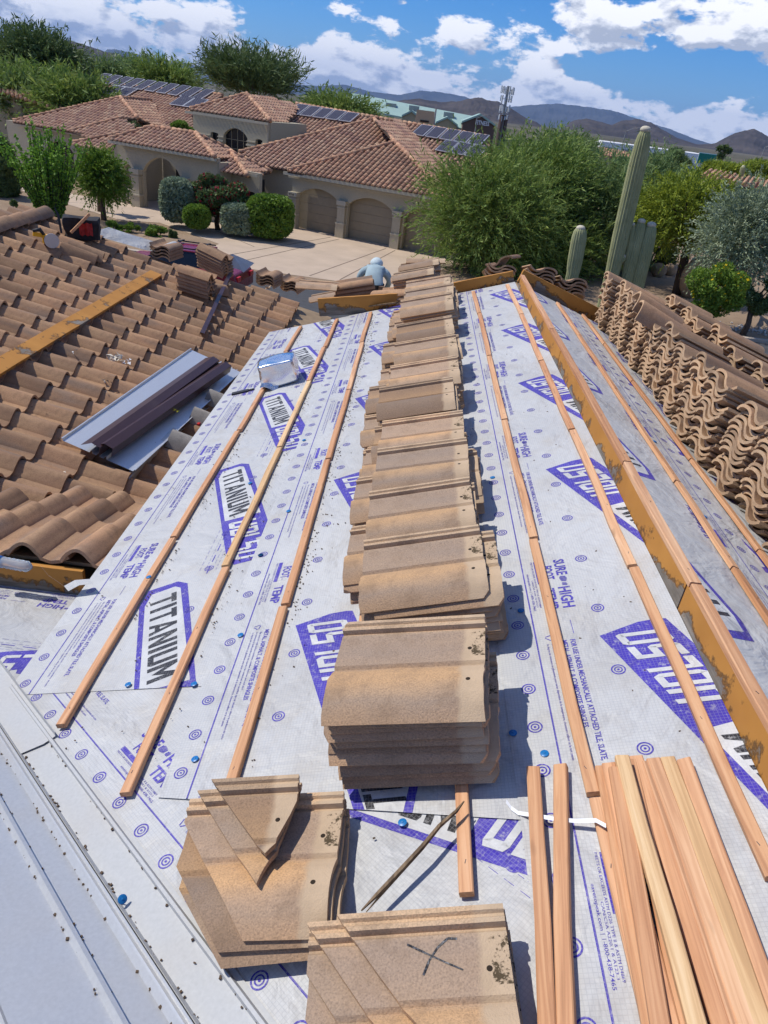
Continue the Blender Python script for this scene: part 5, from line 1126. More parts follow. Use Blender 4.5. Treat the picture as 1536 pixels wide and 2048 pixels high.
def solar(name_lab, pxs, n0):
    """pxs: rows of panels as quads on the sight lines: (x0, y0)-(x1, y1) top edge and bottom edge, count"""
    arr = thing('solar_array', name_lab, 'solar panels', H(0, 0)); arr.matrix_world = NBI; arr.rotation_euler = nb.rotation_euler; arr.location = nb.location
    for tl, tr, bl, br, cnt_ in pxs:
        q = [v + Vector((0, -.06, .17)) for v in face_pts([tl, tr, br, bl], 4.9, 2.9)]
        for k in range(cnt_):
            f0, f1 = k/cnt_ + .012, (k + 1)/cnt_ - .012
            a, b_, c, d = q[3].lerp(q[2], f0), q[3].lerp(q[2], f1), q[0].lerp(q[1], f1), q[0].lerp(q[1], f0)
            X = (b_ - a).normalized(); Yv = (d - a); Z = X.cross(Yv).normalized(); Yd = Z.cross(X)
            w, h = (b_ - a).length, (d - a).dot(Yd); m4 = Matrix(((X.x, Yd.x, Z.x, a.x), (X.y, Yd.y, Z.y, a.y), (X.z, Yd.z, Z.z, a.z), (0, 0, 0, 1)))
            mb = MB(); mb.box((w/2, h/2, 0), (w, h, .05)); fr = mb.build('panel', M['alu'], arr, mw=m4); mb = MB(); mb.box((w/2, h/2, .02), (w - .09, h - .09, .03)); mb.build('cells', M['solar'], fr)
    return arr
solar('long row of solar panels on the far left roof', [((197, 150), (446, 188), (178, 167), (405, 205), 10)], 10)
solar('pair of solar panels below the left end of the long row', [((215, 174), (272, 182), (202, 191), (252, 199), 2)], 2)
solar('pair of solar panels below the right end of the long row', [((355, 196), (405, 204), (339, 214), (395, 222), 2)], 2)
solar('row of five solar panels on the middle roof', [((585, 212), (718, 234), (573, 232), (702, 250), 5)], 5)
solar('two rows of solar panels on the right end roof', [((830, 253), (970, 276), (821, 274), (962, 297), 5), ((880, 284), (965, 297), (869, 306), (956, 322), 3)], 8)

# ================================================================== plants
def leaf_cloud(clumps, n, ll, lw, up=0.35, out=0.5, shell=0.5, seed=1, hang=0.0):
    """small blades spread through clumps (x, y, z, rx, ry, rz); returns verts, quads"""
    rg = np.random.default_rng(seed); C = np.array(clumps, float); w = (C[:, 3]*C[:, 4]*C[:, 5])**(2/3); idx = rg.choice(len(C), n, p=w/w.sum())
    d = rg.normal(size=(n, 3)); d /= np.linalg.norm(d, axis=1)[:, None]; r = rg.random(n)**(1/3)*(1 - shell) + shell*(0.75 + 0.35*rg.random(n)); r = np.minimum(r, 1.12)
    p = C[idx, :3] + d*r[:, None]*C[idx, 3:6]
    t = d*out + rg.normal(size=(n, 3))*0.55 + np.array([0, 0, up - hang]); t /= np.linalg.norm(t, axis=1)[:, None]
    s = np.cross(t, rg.normal(size=(n, 3))); s /= np.linalg.norm(s, axis=1)[:, None] + 1e-9
    L = ll*(0.6 + 0.8*rg.random(n)); Wd = lw*(0.6 + 0.8*rg.random(n))
    b0 = p - t*(L/2)[:, None]; b1 = p + t*(L/2)[:, None]; m = p + s*(Wd/2)[:, None]; m2 = p - s*(Wd/2)[:, None]
    V = np.stack([b0, m, b1, m2], 1).reshape(-1, 3); F = np.arange(4*n).reshape(n, 4); return V, F
def spray_cloud(c, r, ns, m, L, ll, lw, seed, up=.45, droop=.25):
    """feathery twigs: each spray is an arc of thin blades"""
    rg = np.random.default_rng(seed); q = rg.normal(size=(ns, 3)); q /= np.linalg.norm(q, axis=1)[:, None]
    lob = 1 + .22*np.sin(3.1*np.arctan2(q[:, 1], q[:, 0]) + seed) + .18*np.sin(4.7*q[:, 2] + 2*q[:, 0]*seed); rad = (.30 + .70*rg.random(ns)**.55)*lob; P = np.array(c) + q*rad[:, None]*np.maximum(np.array(r)*.35, np.array(r) - .42*L)*.95
    D = q*.75 + rg.normal(size=(ns, 3))*.42 + np.array([0, 0, up]); D /= np.linalg.norm(D, axis=1)[:, None]; Ls = L*(.5 + rg.random(ns))
    t = np.repeat(np.linspace(0.05, 1, m)[None], ns, 0) + rg.normal(size=(ns, m))*.03
    pos = P[:, None] + D[:, None]*(t*Ls[:, None])[..., None]; pos[..., 2] -= droop*(t**2)*Ls[:, None]; pos += rg.normal(size=pos.shape)*.035*Ls[:, None, None]
    dr = D[:, None] + rg.normal(size=pos.shape)*.45; dr[..., 2] -= droop*t; pos = pos.reshape(-1, 3); dr = dr.reshape(-1, 3); dr /= np.linalg.norm(dr, axis=1)[:, None]; n = len(pos)
    s = np.cross(dr, rg.normal(size=(n, 3))); s /= np.linalg.norm(s, axis=1)[:, None] + 1e-9; h = (ll*(.5 + rg.random(n)))[:, None]/2; w = (lw*(.6 + .8*rg.random(n)))[:, None]/2
    V = np.stack([pos - dr*h, pos + s*w, pos + dr*h, pos - s*w], 1).reshape(-1, 3); return V, np.arange(4*n).reshape(n, 4)
def clumps_in(c, r, k, size, seed, flat=0.0):
    rg = random.Random(seed); out = []
    for _ in range(k):
        while True:
            q = Vector((rg.uniform(-1, 1), rg.uniform(-1, 1), rg.uniform(-1, 1)))
            if 0.15 < q.length < 1: break
        q = q.normalized()*q.length**.45; s = size*rg.uniform(.6, 1.35); out.append((c[0] + q.x*r[0]*.78, c[1] + q.y*r[1]*.78, c[2] + q.z*r[2]*.78, s*r[0], s*r[1], s*r[2]*.9))
    return out
def plant(name, label, cat, base, c, r, mat, n, ll, lw, k=18, size=0.33, seed=1, trunk=None, group=None, up=0.3, hang=0.0, branch=9, tr=0.12, extra=None, out=.5, shell=.5, spray=0):
    base, c = Vector(base), Vector(c); t = thing(name, label, cat, base, group=group); off = -base
    cl = clumps_in(c + off, r, k, size, seed)
    if spray: V, F = spray_cloud(c + off, r, n//16, 16, spray, ll, lw, seed, up)
    else: V, F = leaf_cloud(cl, n, ll, lw, up, out, shell, seed, hang)
    V[:, 2] = np.maximum(V[:, 2], 0.02)
    link('crown', tris_mesh('crown', V, F, M[mat]), None, t)
    if extra:
        V, F = leaf_cloud(cl, extra[1], extra[2], extra[2]*.8, 0, .2, .9, seed + 3); V[:, 2] = np.maximum(V[:, 2], .02); link('flowers', tris_mesh('flowers', V, F, M[extra[0]]), None, t)
    mb = MB(); rg = random.Random(seed); cc = c + off; fork = Vector((cc.x*.45, cc.y*.45, max(.25, (cc.z - r[2]*.55)*.8)))
    mb.tube([(0, 0, -.1), fork*.5 + Vector((rg.uniform(-.1, .1), 0, 0)), fork], [tr*1.25, tr, tr*.85], 8)
    for q in rg.sample(cl, min(branch, len(cl))):
        e = Vector(q[:3]); m = (fork + e)/2 + Vector((rg.uniform(-.15, .15), rg.uniform(-.15, .15), rg.uniform(-.05, .2))); mb.tube([fork, m, e], [tr*.55, tr*.36, tr*.10], 5)
    mb.build('trunk', M['bark'], t, True); return t
mat_leaf('leaf_pv', [(0.201, 0.241, 0.054), (0.123, 0.206, 0.046), (0.215, 0.315, 0.067), (0.168, 0.254, 0.062), (0.322, 0.399, 0.095), (0.245, 0.338, 0.106)], .3)
mat_leaf('leaf_pv2', [(0.225, 0.267, 0.086), (0.132, 0.216, 0.081), (0.223, 0.319, 0.110), (0.171, 0.261, 0.101), (0.301, 0.376, 0.151)], .3)
mat_leaf('leaf_yel', [(0.201, 0.274, 0.034), (0.355, 0.405, 0.046), (0.261, 0.329, 0.042), (0.142, 0.198, 0.031)], .3)
mat_leaf('leaf_grey', [(0.219, 0.274, 0.179), (0.329, 0.394, 0.263), (0.263, 0.329, 0.210), (0.416, 0.470, 0.336)], .2)
mat_leaf('leaf_dark', [(0.072, 0.128, 0.044), (0.128, 0.192, 0.069), (0.101, 0.154, 0.055), (0.171, 0.231, 0.087)], .2)
mat_leaf('leaf_hedge', [(0.099, 0.191, 0.028), (0.198, 0.312, 0.039), (0.143, 0.241, 0.035), (0.263, 0.373, 0.057)], .25)
mat_leaf('leaf_oco', [(0.160, 0.329, 0.038), (0.251, 0.438, 0.059), (0.205, 0.372, 0.046), (0.114, 0.241, 0.031)], .3)
mat_leaf('petal_red', [(0.36, 0.012, 0.03), (0.28, 0.015, 0.02), (0.42, 0.03, 0.08), (0.20, 0.04, 0.02)], .3); mat_leaf('petal_yel', [(0.75, 0.52, 0.01), (0.65, 0.45, 0.01)], .3)
def W_(px, r_px, Y): return r_px*Y*1.08/F_PX
def tree(label, cx, cy, rx, ry, Y, mat, n, seed, name='tree', cat='tree', bx=None, by=None, ll=.55, lw=.06, k=22, size=.33, group=None, dep=.9, **kw):
    c = at_y(cx, cy, Y); d = c.length; sc_ = pxm(c); r = (rx*sc_, rx*sc_*dep, ry*sc_)
    base = Vector((c.x, c.y, 0)) if bx is None else ground(bx, by)
    return plant(name, label, cat, base, c, r, mat, n, ll, lw, k=k, size=size, seed=seed, group=group, **kw)
GP = 'desert trees in front of the skyline'
tree('large feathery palo verde tree hiding the right garage door', 985, 428, 140, 118, 36.5, 'leaf_pv', 34000, 11, 'palo_verde_tree', ll=.30, lw=.05, tr=.16, spray=1.5, up=.35, branch=16)
tree('tall palo verde tree behind the one at the garage', 1085, 372, 118, 84, 41, 'leaf_pv', 30000, 12, 'palo_verde_tree', ll=.32, lw=.055, tr=.15, spray=1.5, branch=14)
tree('palo verde tree directly behind the tall saguaro', 1190, 430, 116, 104, 42, 'leaf_pv2', 32000, 13, 'palo_verde_tree', ll=.32, lw=.055, spray=1.6, branch=14)
tree('pale loose palo verde tree top left of the saguaro tip', 1130, 312, 66, 28, 55, 'leaf_pv2', 11000, 14, 'palo_verde_tree', ll=.4, lw=.07, spray=1.6)
tree('dark shaded lower palo verde tree behind the far tile piles', 1060, 490, 150, 70, 39, 'leaf_pv', 24000, 15, 'palo_verde_tree', ll=.3, lw=.055, spray=1.3, branch=14)
tree('yellow green spreading mesquite tree with a leaning dark trunk', 1385, 425, 112, 72, 38, 'leaf_yel', 30000, 16, 'mesquite_tree', bx=1355, by=588, ll=.2, lw=.06, spray=1.0, up=.2, tr=.24, branch=16)
tree('grey green acacia tree at the right edge', 1490, 475, 90, 100, 31, 'leaf_grey', 30000, 17, 'acacia_tree', bx=1475, by=600, ll=.15, lw=.045, spray=.8, up=.2, tr=.10, branch=14)
tree('green tree between saguaro and the yellow green mesquite', 1290, 390, 80, 80, 46, 'leaf_pv2', 18000, 18, 'palo_verde_tree', ll=.34, lw=.06, spray=1.6)
tree('dark olive tree on the right skyline', 1350, 318, 50, 22, 95, 'leaf_dark', 3000, 19, k=10, ll=.9, lw=.14); tree('broad olive tree right of the green road sign', 1480, 345, 75, 32, 80, 'leaf_yel', 6000, 20, k=14, ll=.7, lw=.11); tree('small dark round tree on the skyline at far right', 1448, 302, 14, 14, 140, 'leaf_dark', 1200, 21, k=6, ll=.9, lw=.2)
tree('shaded dark shrub under the grey green acacia', 1515, 585, 45, 40, 30, 'leaf_dark', 5000, 22, 'shrub', 'shrub', k=10, ll=.22, lw=.06); tree('dark shrub left of the boulder', 1305, 505, 55, 55, 44, 'leaf_dark', 5000, 23, 'shrub', 'shrub', k=10, ll=.3, lw=.07)
tree('round bush dotted with yellow flowers', 1428, 582, 56, 58, 27, 'leaf_hedge', 9000, 24, 'flowering_bush', 'bush', bx=1420, by=642, k=20, size=.36, ll=.13, lw=.06, extra=('petal_yel', 260, .10), tr=.04, branch=14)
# left side
tree('big dark mesquite tree at the far left skyline', 72, 122, 84, 46, 72, 'leaf_dark', 22000, 31, 'mesquite_tree', ll=.55, lw=.11, spray=2.2); tree('feathery green tree below the big mesquite', 55, 196, 95, 42, 64, 'leaf_pv', 18000, 32, ll=.55, lw=.11, spray=2.2)
tree('green tree left of the solar roof', 150, 215, 70, 50, 60, 'leaf_pv', 15000, 33, ll=.55, lw=.11, spray=2.2); tree('slim tree behind the left end of the solar row', 212, 158, 40, 26, 85, 'leaf_pv2', 8000, 34, ll=.55, lw=.11, spray=2.2); tree('green tree behind the middle of the solar row', 335, 166, 58, 30, 80, 'leaf_pv', 11000, 35, ll=.55, lw=.11, spray=2.2); tree('dull tree between the two behind the solar row', 270, 152, 36, 22, 90, 'leaf_pv2', 6000, 36, ll=.55, lw=.11, spray=2.2)
tree('dark feathery tree with upright twigs behind the tower roof', 505, 172, 100, 34, 64, 'leaf_dark', 15000, 37, 'tamarisk_tree', ll=.6, lw=.08, spray=2.6, up=1.3); tree('bushy green tree between tower roof and skyline', 680, 222, 76, 18, 90, 'leaf_pv', 12000, 38, ll=.55, lw=.11, spray=2.2)
tree('dark shrubby tree at the left picture edge', -5, 330, 44, 66, 41, 'leaf_dark', 9000, 39, k=18, ll=.4, lw=.07); tree('pale green tree below the green tree at left edge', 45, 215, 60, 26, 62, 'leaf_pv2', 9000, 40, ll=.55, lw=.11, spray=2.2)
tree('small tree with a leaning black trunk before the porch', 205, 352, 46, 48, 37.5, 'leaf_hedge', 14000, 41, bx=208, by=440, ll=.16, lw=.06, tr=.13, spray=.7); tree('bougainvillea with red flowers left of the porch', 192, 325, 35, 20, 40, 'leaf_dark', 2500, 42, 'bougainvillea', 'bush', k=9, ll=.25, lw=.09, extra=('petal_red', 1100, .17)); tree('bougainvillea with red flowers over the clipped hedges', 436, 392, 62, 42, 39.0, 'leaf_dark', 8000, 43, 'bougainvillea', 'bush', k=16, ll=.25, lw=.09, extra=('petal_red', 1300, .16))
def clipped(label, cx, cy, rx, ry, Y, mat, n, seed, square=.5, dep=1.0):
    c = at_y(cx, cy, Y); sc_ = pxm(c); r = Vector((rx*sc_, rx*sc_*dep, ry*sc_)); base = Vector((c.x, c.y, 0)); t = thing('clipped_shrub', label, 'shrub', base, group='clipped shrubs before the porch')
    rg = np.random.default_rng(seed); d = rg.normal(size=(n, 3)); p_ = 2 + 4*square; d /= (np.abs(d)**p_).sum(1)[:, None]**(1/p_); rr = 0.9 + .12*rg.random(n); p = d*rr[:, None]*np.array(r) + np.array([0, 0, max(r.z, c.z)]); p[:, 2] = np.maximum(p[:, 2], .03)
    tt = d + rg.normal(size=(n, 3))*.8; tt /= np.linalg.norm(tt, axis=1)[:, None]; s = np.cross(tt, rg.normal(size=(n, 3))); s /= np.linalg.norm(s, axis=1)[:, None]; L = .09*(.6 + .8*rg.random(n))[:, None]
    V = np.stack([p - tt*L, p + s*L*.6, p + tt*L, p - s*L*.6], 1).reshape(-1, 3); link('crown', tris_mesh('crown', V, np.arange(4*n).reshape(n, 4), M[mat]), None, t)
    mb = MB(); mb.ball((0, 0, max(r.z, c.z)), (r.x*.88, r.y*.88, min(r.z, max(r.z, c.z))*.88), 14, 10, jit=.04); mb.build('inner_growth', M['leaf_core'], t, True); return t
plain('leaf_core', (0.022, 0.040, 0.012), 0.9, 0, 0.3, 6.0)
clipped('grey green rounded hedge right beside the porch arch', 354, 400, 31, 40, 38.5, 'leaf_grey', 6000, 51, .25); clipped('small bright green round shrub on the path edge', 394, 433, 25, 21, 37.3, 'leaf_hedge', 4000, 52, .15); clipped('grey green box hedge, left of the two clipped by the garage', 476, 437, 30, 27, 37.8, 'leaf_grey', 5000, 53, .5); clipped('bright green box hedge beside the garage column', 541, 432, 44, 38, 38.2, 'leaf_hedge', 8000, 54, .35); 
for i, (cx, cy, rx, ry, lab) in enumerate(((228, 456, 26, 14, 'low green shrub below the black trunk'), (262, 458, 18, 13, 'low green shrub right of the black trunk'), (318, 466, 28, 15, 'sprawling low plant at the sandy verge'), (35, 420, 24, 20, 'low olive shrub at left behind the wand plant'), (345, 470, 10, 14, 'thin dry plant at the sandy verge'))): tree(lab, cx, cy, rx, ry, 35.5, 'leaf_hedge' if i < 3 else 'leaf_dark', 1800, 60 + i, 'shrub', 'shrub', k=7, ll=.16, lw=.06, tr=.02)
tree('leafy plant growing out of the roof terrace beside the tower', 362, 258, 28, 13, 46, 'leaf_hedge', 2500, 66, 'shrub', 'shrub', k=7, ll=.25, lw=.08, tr=.03)
# ocotillo-like clump of green wands
base = ground(105, 448); oc = thing('ocotillo', 'tall clump of upright leafy green wands at left', 'shrub', base); rg = np.random.default_rng(5); mb = MB(); VV = []
for k in range(120):
    a = rg.uniform(0, 2*math.pi); sp = rg.uniform(.05, .95); h = rg.uniform(2.4, 4.7)*(1 - .22*sp); b0 = Vector((.25*math.cos(a), .25*math.sin(a), 0)); e = Vector((math.cos(a)*sp*h*.62, math.sin(a)*sp*h*.62, h)); m = (b0 + e)/2 + Vector((math.cos(a)*.12, math.sin(a)*.12, .15))
    mb.tube([b0, m, e], [.024, .017, .006], 4, False)
    for j in range(75):
        f = rg.uniform(.12, 1.0); p = (b0*(1 - f)**2 + m*2*f*(1 - f) + e*f*f); d = Vector(rg.normal(size=3)).normalized(); s = Vector(rg.normal(size=3)).cross(d).normalized(); L = .085; p = p + d*.05; VV += [p - d*L, p + s*L*.6, p + d*L, p - s*L*.6]
mb.build('stem', M['leaf_core'], oc, fix=False); V = np.array([tuple(v) for v in VV]); link('leaves', tris_mesh('leaves', V, np.arange(len(V)).reshape(-1, 4), M['leaf_oco']), None, oc)
# saguaros
def mat_cactus():
    n = N('cactus', 0.75, 0, 0.3); x, y, z = n.sep(n.tc()); a = n.noise(2.0, 5.0, .6); c = n.ramp(a, [(0.3, (0.27, 0.285, 0.135)), (0.7, (0.40, 0.405, 0.215))]); sp = n.noise(2.2, 3.0, .7, stretch=(3, 3, 1.0))
    c = n.mix(n.math('MULTIPLY', n.ramp(sp, [(0.68, (0, 0, 0)), (0.72, (1, 1, 1))]), .8), c, (0.05, 0.04, 0.02)); n.color(c); M['cactus'] = n.m
mat_cactus(); plain('cactus_wool', (0.55, 0.50, 0.38), 0.95, 0, 0.1)
def cactus_tube(pts, rad, ribs=17):
    mb = MB(); pts = [Vector(p) for p in pts]; k = len(pts); n = ribs*4; vs = []
    for i, p in enumerate(pts):
        d = (pts[min(i+1, k-1)] - pts[max(i-1, 0)]).normalized(); u_ = (Vector((0, 1, 0)) - d*d.y).normalized(); w = d.cross(u_)
        for j in range(n): t = 2*math.pi*j/n; q = rad[i]*(1 + .11*math.cos(ribs*t)); vs.append(p + (u_*math.cos(t) + w*math.sin(t))*q)
    mb.add(vs, [(i*n + j, i*n + (j+1) % n, (i+1)*n + (j+1) % n, (i+1)*n + j) for i in range(k-1) for j in range(n)] + [tuple(range((k-1)*n, k*n))]); return mb
def cactus(px0, px1, wpx, Y, name, parent=None, bend=None, t=None, low=True):
    a, c = at_y(*px0, Y), at_y(*px1, Y); r = wpx/2*pxm((a + c)/2); f = [0, .1, .25, .45, .65, .8, .9, .95, .98, 1.0]; rr = [.86, .93, 1.0, 1.0, 1.0, .97, .86, .72, .52, .25]
    pts = [a + (c - a)*q for q in f]
    if bend: pts = [p + Vector(bend)*(1 - q)**2 for p, q in zip(pts, f)]
    if low: pts = [Vector((a.x, a.y, 0))] + pts; rr = [.8] + rr
    return pts, [r*q for q in rr]
def sag(label, specs, Y):
    a = at_y(*specs[0][0], Y); t = thing('saguaro', label, 'cactus', (a.x, a.y, 0)); o = Vector((a.x, a.y, 0))
    for i, (p0, p1, w, low, bend) in enumerate(specs):
        pts, rr = cactus(p0, p1, w, Y, '', bend=bend, low=low); pts = [p - o for p in pts]; st = cactus_tube(pts, rr).build('stem' if i == 0 else 'arm', M['cactus'], t, True)
        mb = MB(); mb.ball(pts[-1] - Vector((0, 0, rr[-3]*.25)), (rr[-3]*.95, rr[-3]*.95, rr[-3]*.6), 12, 8); mb.build('woolly_tip', M['cactus_wool'], st, True)
    return t
sag('tall leaning saguaro cactus with several arms', [((1226, 540), (1292, 256), 31, True, None), ((1235, 520), (1246, 510), 22, False, None), ((1240, 640), (1266, 447), 15, False, None), ((1236, 640), (1284, 440), 23, False, None), ((1256, 640), (1304, 447), 27, False, None)], 31.0)
sag('short single saguaro cactus left of the tall one', [((1146, 545), (1162, 454), 27, True, None)], 30.0); sag('small distant saguaro by the right hand tile roof', [((1482, 352), (1487, 332), 9, True, None)], 70.0)
# boulders and rocks
plain('boulder', (0.36, 0.25, 0.15), 0.95, 0, 0.25, 3.0, 0.5); plain('rock', (0.24, 0.19, 0.15), 0.95, 0, 0.3, 5.0, 0.5)
for i, (cx, cy, rx, ry, Y, lab, mt) in enumerate(((1402, 512, 26, 42, 37, 'tall tan boulder behind the flowering bush', 'boulder'), (1362, 470, 14, 12, 43, 'small tan boulder under the mesquite', 'boulder'), (1452, 640, 14, 9, 26, 'dark rock at the foot of the flowering bush', 'rock'), (1402, 650, 18, 7, 25.5, 'flat pale rock near the street edge', 'boulder'), (1325, 515, 16, 14, 42, 'tan boulder left of the leaning trunk', 'boulder'))):
    c = at_y(cx, cy, Y); s_ = pxm(c); mb = MB(); mb.ball((0, 0, ry*s_*.9), (rx*s_, rx*s_*.8, ry*s_), 12, 9, jit=.07); tag(mb.build('boulder', M[mt], None, True, mw=Matrix.Translation((c.x, c.y, 0))), lab, 'boulder')
# low wall with pale stones beside the street on the right
mb = MB()
for k in range(500):
    t = RNG.random(); p = Vector((9.5 + 14*t, 31.5 - .5*t + RNG.normal()*.35, .03)); s_ = .03 + .05*RNG.random(); mb.ball(p, (s_, s_, s_*.6), 5, 3)
plain('gravel', (0.50, 0.47, 0.43), 0.9, 0, 0.2); tag(mb.build('gravel', M['gravel'], None, fix=False), 'pale gravel along the far street edge at right', 'gravel', kind='stuff')
# far scrub, one mass
rg = np.random.default_rng(77); cl = []
for k in range(420):
    y = 70*(9.0**rg.random()); x = rg.uniform(-.62, .62)*y*1.0
    if y < 110 and -25 < x < 12: continue
    h = rg.uniform(1.3, 2.6)*(1 + .15*rg.random()); cl.append((x, y, h*.55, h*.9*(1 + y/500), h*.9, h*.62))
V, F = leaf_cloud(cl, 60000, 1.0, .28, .3, .4, .6, 5); V[:, 2] = np.maximum(V[:, 2], .05); sc_o = link('scrub', tris_mesh('scrub', V, F, M['leaf_pv2']), None); tag(sc_o, 'grey green desert scrub reaching to the hills', 'scrub', kind='stuff')
# ================================================================== far buildings
plain('roof_green', (0.34, 0.47, 0.40), 0.5, 0, 0.06, 0.05); plain('wall_brown', (0.15, 0.095, 0.075), 0.9, 0, 0.1, 0.2); plain('wall_tan', (0.44, 0.36, 0.23), 0.9, 0, 0.08, 0.2); plain('white_wall', (0.70, 0.70, 0.70), 0.8, 0, 0.08, 0.05)
plain('sign_green', (0.01, 0.22, 0.15), 0.5, 0, 0.05); plain('mast_grey', (0.30, 0.30, 0.29), 0.6, 0.2, 0.1); plain('mast_white', (0.62, 0.63, 0.64), 0.6, 0, 0.08); plain('letter_white', (0.8, 0.8, 0.8), 0.6); plain('lamp_white', (0.75, 0.75, 0.75), 0.5)
def gable(name, label, pl, pr, Y, depth, hroof, mat_r, mat_w, drop=3.0):
    """a long building: eave line on the sight lines pl-pr at depth Y, roof rising away from the camera"""
    a, c = at_y(*pl, Y), at_y(*pr, Y); t = thing(name, label, 'building', (a.x, a.y, 0)); o = Vector((a.x, a.y, 0)); bk = Vector((0, depth, 0))
    mb = MB(); mb.prism([a - o, c - o, c - o + bk*.5 + Vector((0, 0, hroof)), a - o + bk*.5 + Vector((0, 0, hroof))], (0, 0, -.3)); mb.prism([a - o + bk, c - o + bk, c - o + bk*.5 + Vector((0, 0, hroof)), a - o + bk*.5 + Vector((0, 0, hroof))], (0, 0, -.3)); mb.build('roof', M[mat_r], t)
    mb = MB(); w = [a - o, c - o, c - o + bk, a - o + bk]; mb.prism([Vector((p.x, p.y, -.1)) for p in w], (0, 0, min(a.z, c.z) - .2)); mb.build('wall', M[mat_w], t); return t, o
t1, o1 = gable('shop_building', 'long low building with a pale green metal roof on the skyline', (690, 212), (975, 266), 170, 26, 2.6, 'roof_green', 'wall_brown')
def gable_front(t, o, cx, cy, w, h, Y, mat):           # a gabled bay on the front of the green roofed building
    c = at_y(cx, cy, Y); k = (c - Vector(CAM)).length/F_PX; W2, hh = w/2*k, h*k; z0 = c.z
    mb = MB(); mb.prism([Vector((c.x - W2, Y, -.1)) - o, Vector((c.x + W2, Y, -.1)) - o, Vector((c.x + W2, Y, z0)) - o, Vector((c.x, Y, z0 + hh)) - o, Vector((c.x - W2, Y, z0)) - o], (0, 8, 0)); mb.build('bay', M[mat], t)
    mb = MB(); mb.prism([Vector((c.x - W2*1.08, Y - .4, z0)) - o, Vector((c.x, Y - .4, z0 + hh*1.02)) - o, Vector((c.x + W2*1.08, Y - .4, z0)) - o, Vector((c.x + W2*1.08, Y - .4, z0 + .35)) - o, Vector((c.x, Y - .4, z0 + hh + .4)) - o, Vector((c.x - W2*1.08, Y - .4, z0 + .35)) - o], (0, 9, 0)); mb.build('bay_roof', M['roof_green'], t)
    mb = MB(); mb.box((c.x - o.x, Y - o.y - .05, z0*.45), (W2*.5, .2, z0*.5)); mb.build('window', M['dark_glass'], t)
gable_front(t1, o1, 822, 236, 30, 9, 168, 'wall_tan'); gable_front(t1, o1, 893, 250, 36, 10, 168, 'wall_tan'); gable_front(t1, o1, 958, 250, 56, 14, 166, 'wall_brown')
for px, py in ((782, 214), (828, 219), (897, 232)): p = at_y(px, py, 178); mb = MB(); mb.box(p - o1, (2.2, 2.2, 1.4)); mb.build('roof_unit', M['mast_grey'], t1)
c = at_y(964, 245, 165.4); mb = MB(); k = 165/F_PX; put_text(mb, 'FITNESS', -11*k, 0, 24*k, 7*k, .02); o = mb.build('sign_letters', M['letter_white'], t1, fix=False); o.matrix_local = Matrix(((1, 0, 0, c.x - o1.x), (0, 0, 1, c.y - o1.y), (0, 1, 0, c.z - .5), (0, 0, 0, 1)))
# chimney house behind the right roof
c = at_y(850, 236, 66); tch = thing('chimney', 'tan square stucco chimney rising behind the right end roof', 'chimney', (c.x, c.y, 0)); mb = MB(); mb.box((0, 0, 2.7), (1.55, 1.5, 5.4)); mb.build('shaft', M['wall_tan'], tch); mb = MB(); mb.box((0, 0, 6.15), (1.55, 1.5, .9), taper=.92); mb.box((0, 0, 5.5), (1.75, 1.7, .14)); mb.build('cap', M['wall_tan'], tch); mb = MB(); mb.box((0, -.72, 5.85), (.7, .2, .14)); mb.build('vent_slot', M['dark_room'], tch)
# tiled roofs of other houses
def far_roof(label, px, Y, seed):
    pts = [at_y(x, y, Y + d) for x, y, d in px]; o = Vector((pts[0].x, pts[0].y, 0)); t = thing('house', label, 'house', o); P = [p - o for p in pts]
    mb = MB(); mb.prism([p - Vector((0, 0, .12)) for p in P], (0, 0, .12)); mb.build('roof', M['tile_far'], t); lo = min(p.z for p in P); mb = MB(); mb.prism([Vector((p.x, p.y + .4, -.1)) for p in P], (0, 0, lo - .05)); mb.build('wall', M['stucco'], t)
    a, bq = P[0], P[1]; dn = (P[3] - P[0]); L = (bq - a).length; n = max(3, int(L/.42)); m = max(2, int(dn.length/.5)); mb = MB(); X = (bq - a)/n; nn = X.cross(dn).normalized(); nn = nn if nn.z > 0 else -nn
    for i in range(n):
        for j in range(m): p = a + X*(i + .5) + dn*((j + .15)/m) + nn*.03; q = p + dn/m*1.05; mb.tube([p, q + nn*.05], [.13, .15], 5)
    s_ = mb.build('roof_tiles', M['tile_far_i'], t, True, fix=False); s_['kind'] = 'stuff'; return t
far_roof('tile roofed house at the far right behind the mesquite', [(1418, 340, 6), (1560, 366, 6), (1560, 384, 0), (1400, 352, 0)], 66, 1)
far_roof('tile roofed house at the far left among the trees', [(-30, 140, 8), (118, 185, 5), (110, 200, 0), (-30, 175, 0)], 60, 2)
far_roof('tile roofed house glimpsed left of the saguaro', [(1185, 292, 4), (1262, 305, 4), (1262, 318, 0), (1180, 306, 0)], 120, 3)
a, c = at_y(1205, 282, 260), at_y(1425, 326, 250); t2 = thing('warehouse', 'long white flat roofed building on the right skyline', 'building', (a.x, a.y, 0)); o2 = Vector((a.x, a.y, 0)); mb = MB(); mb.prism([Vector((0, 0, -.1)), Vector((c.x - a.x, c.y - a.y, -.1)), Vector((c.x - a.x + 6, c.y - a.y + 40, -.1)), Vector((6, 40, -.1))], (0, 0, a.z)); mb.build('wall', M['white_wall'], t2)
for f in (.12, .3, .52, .75): p = (c - a)*f; mb = MB(); mb.box((p.x, p.y - .2, a.z*.45), (7, .3, 2.0)); mb.build('window', M['mast_grey'], t2)
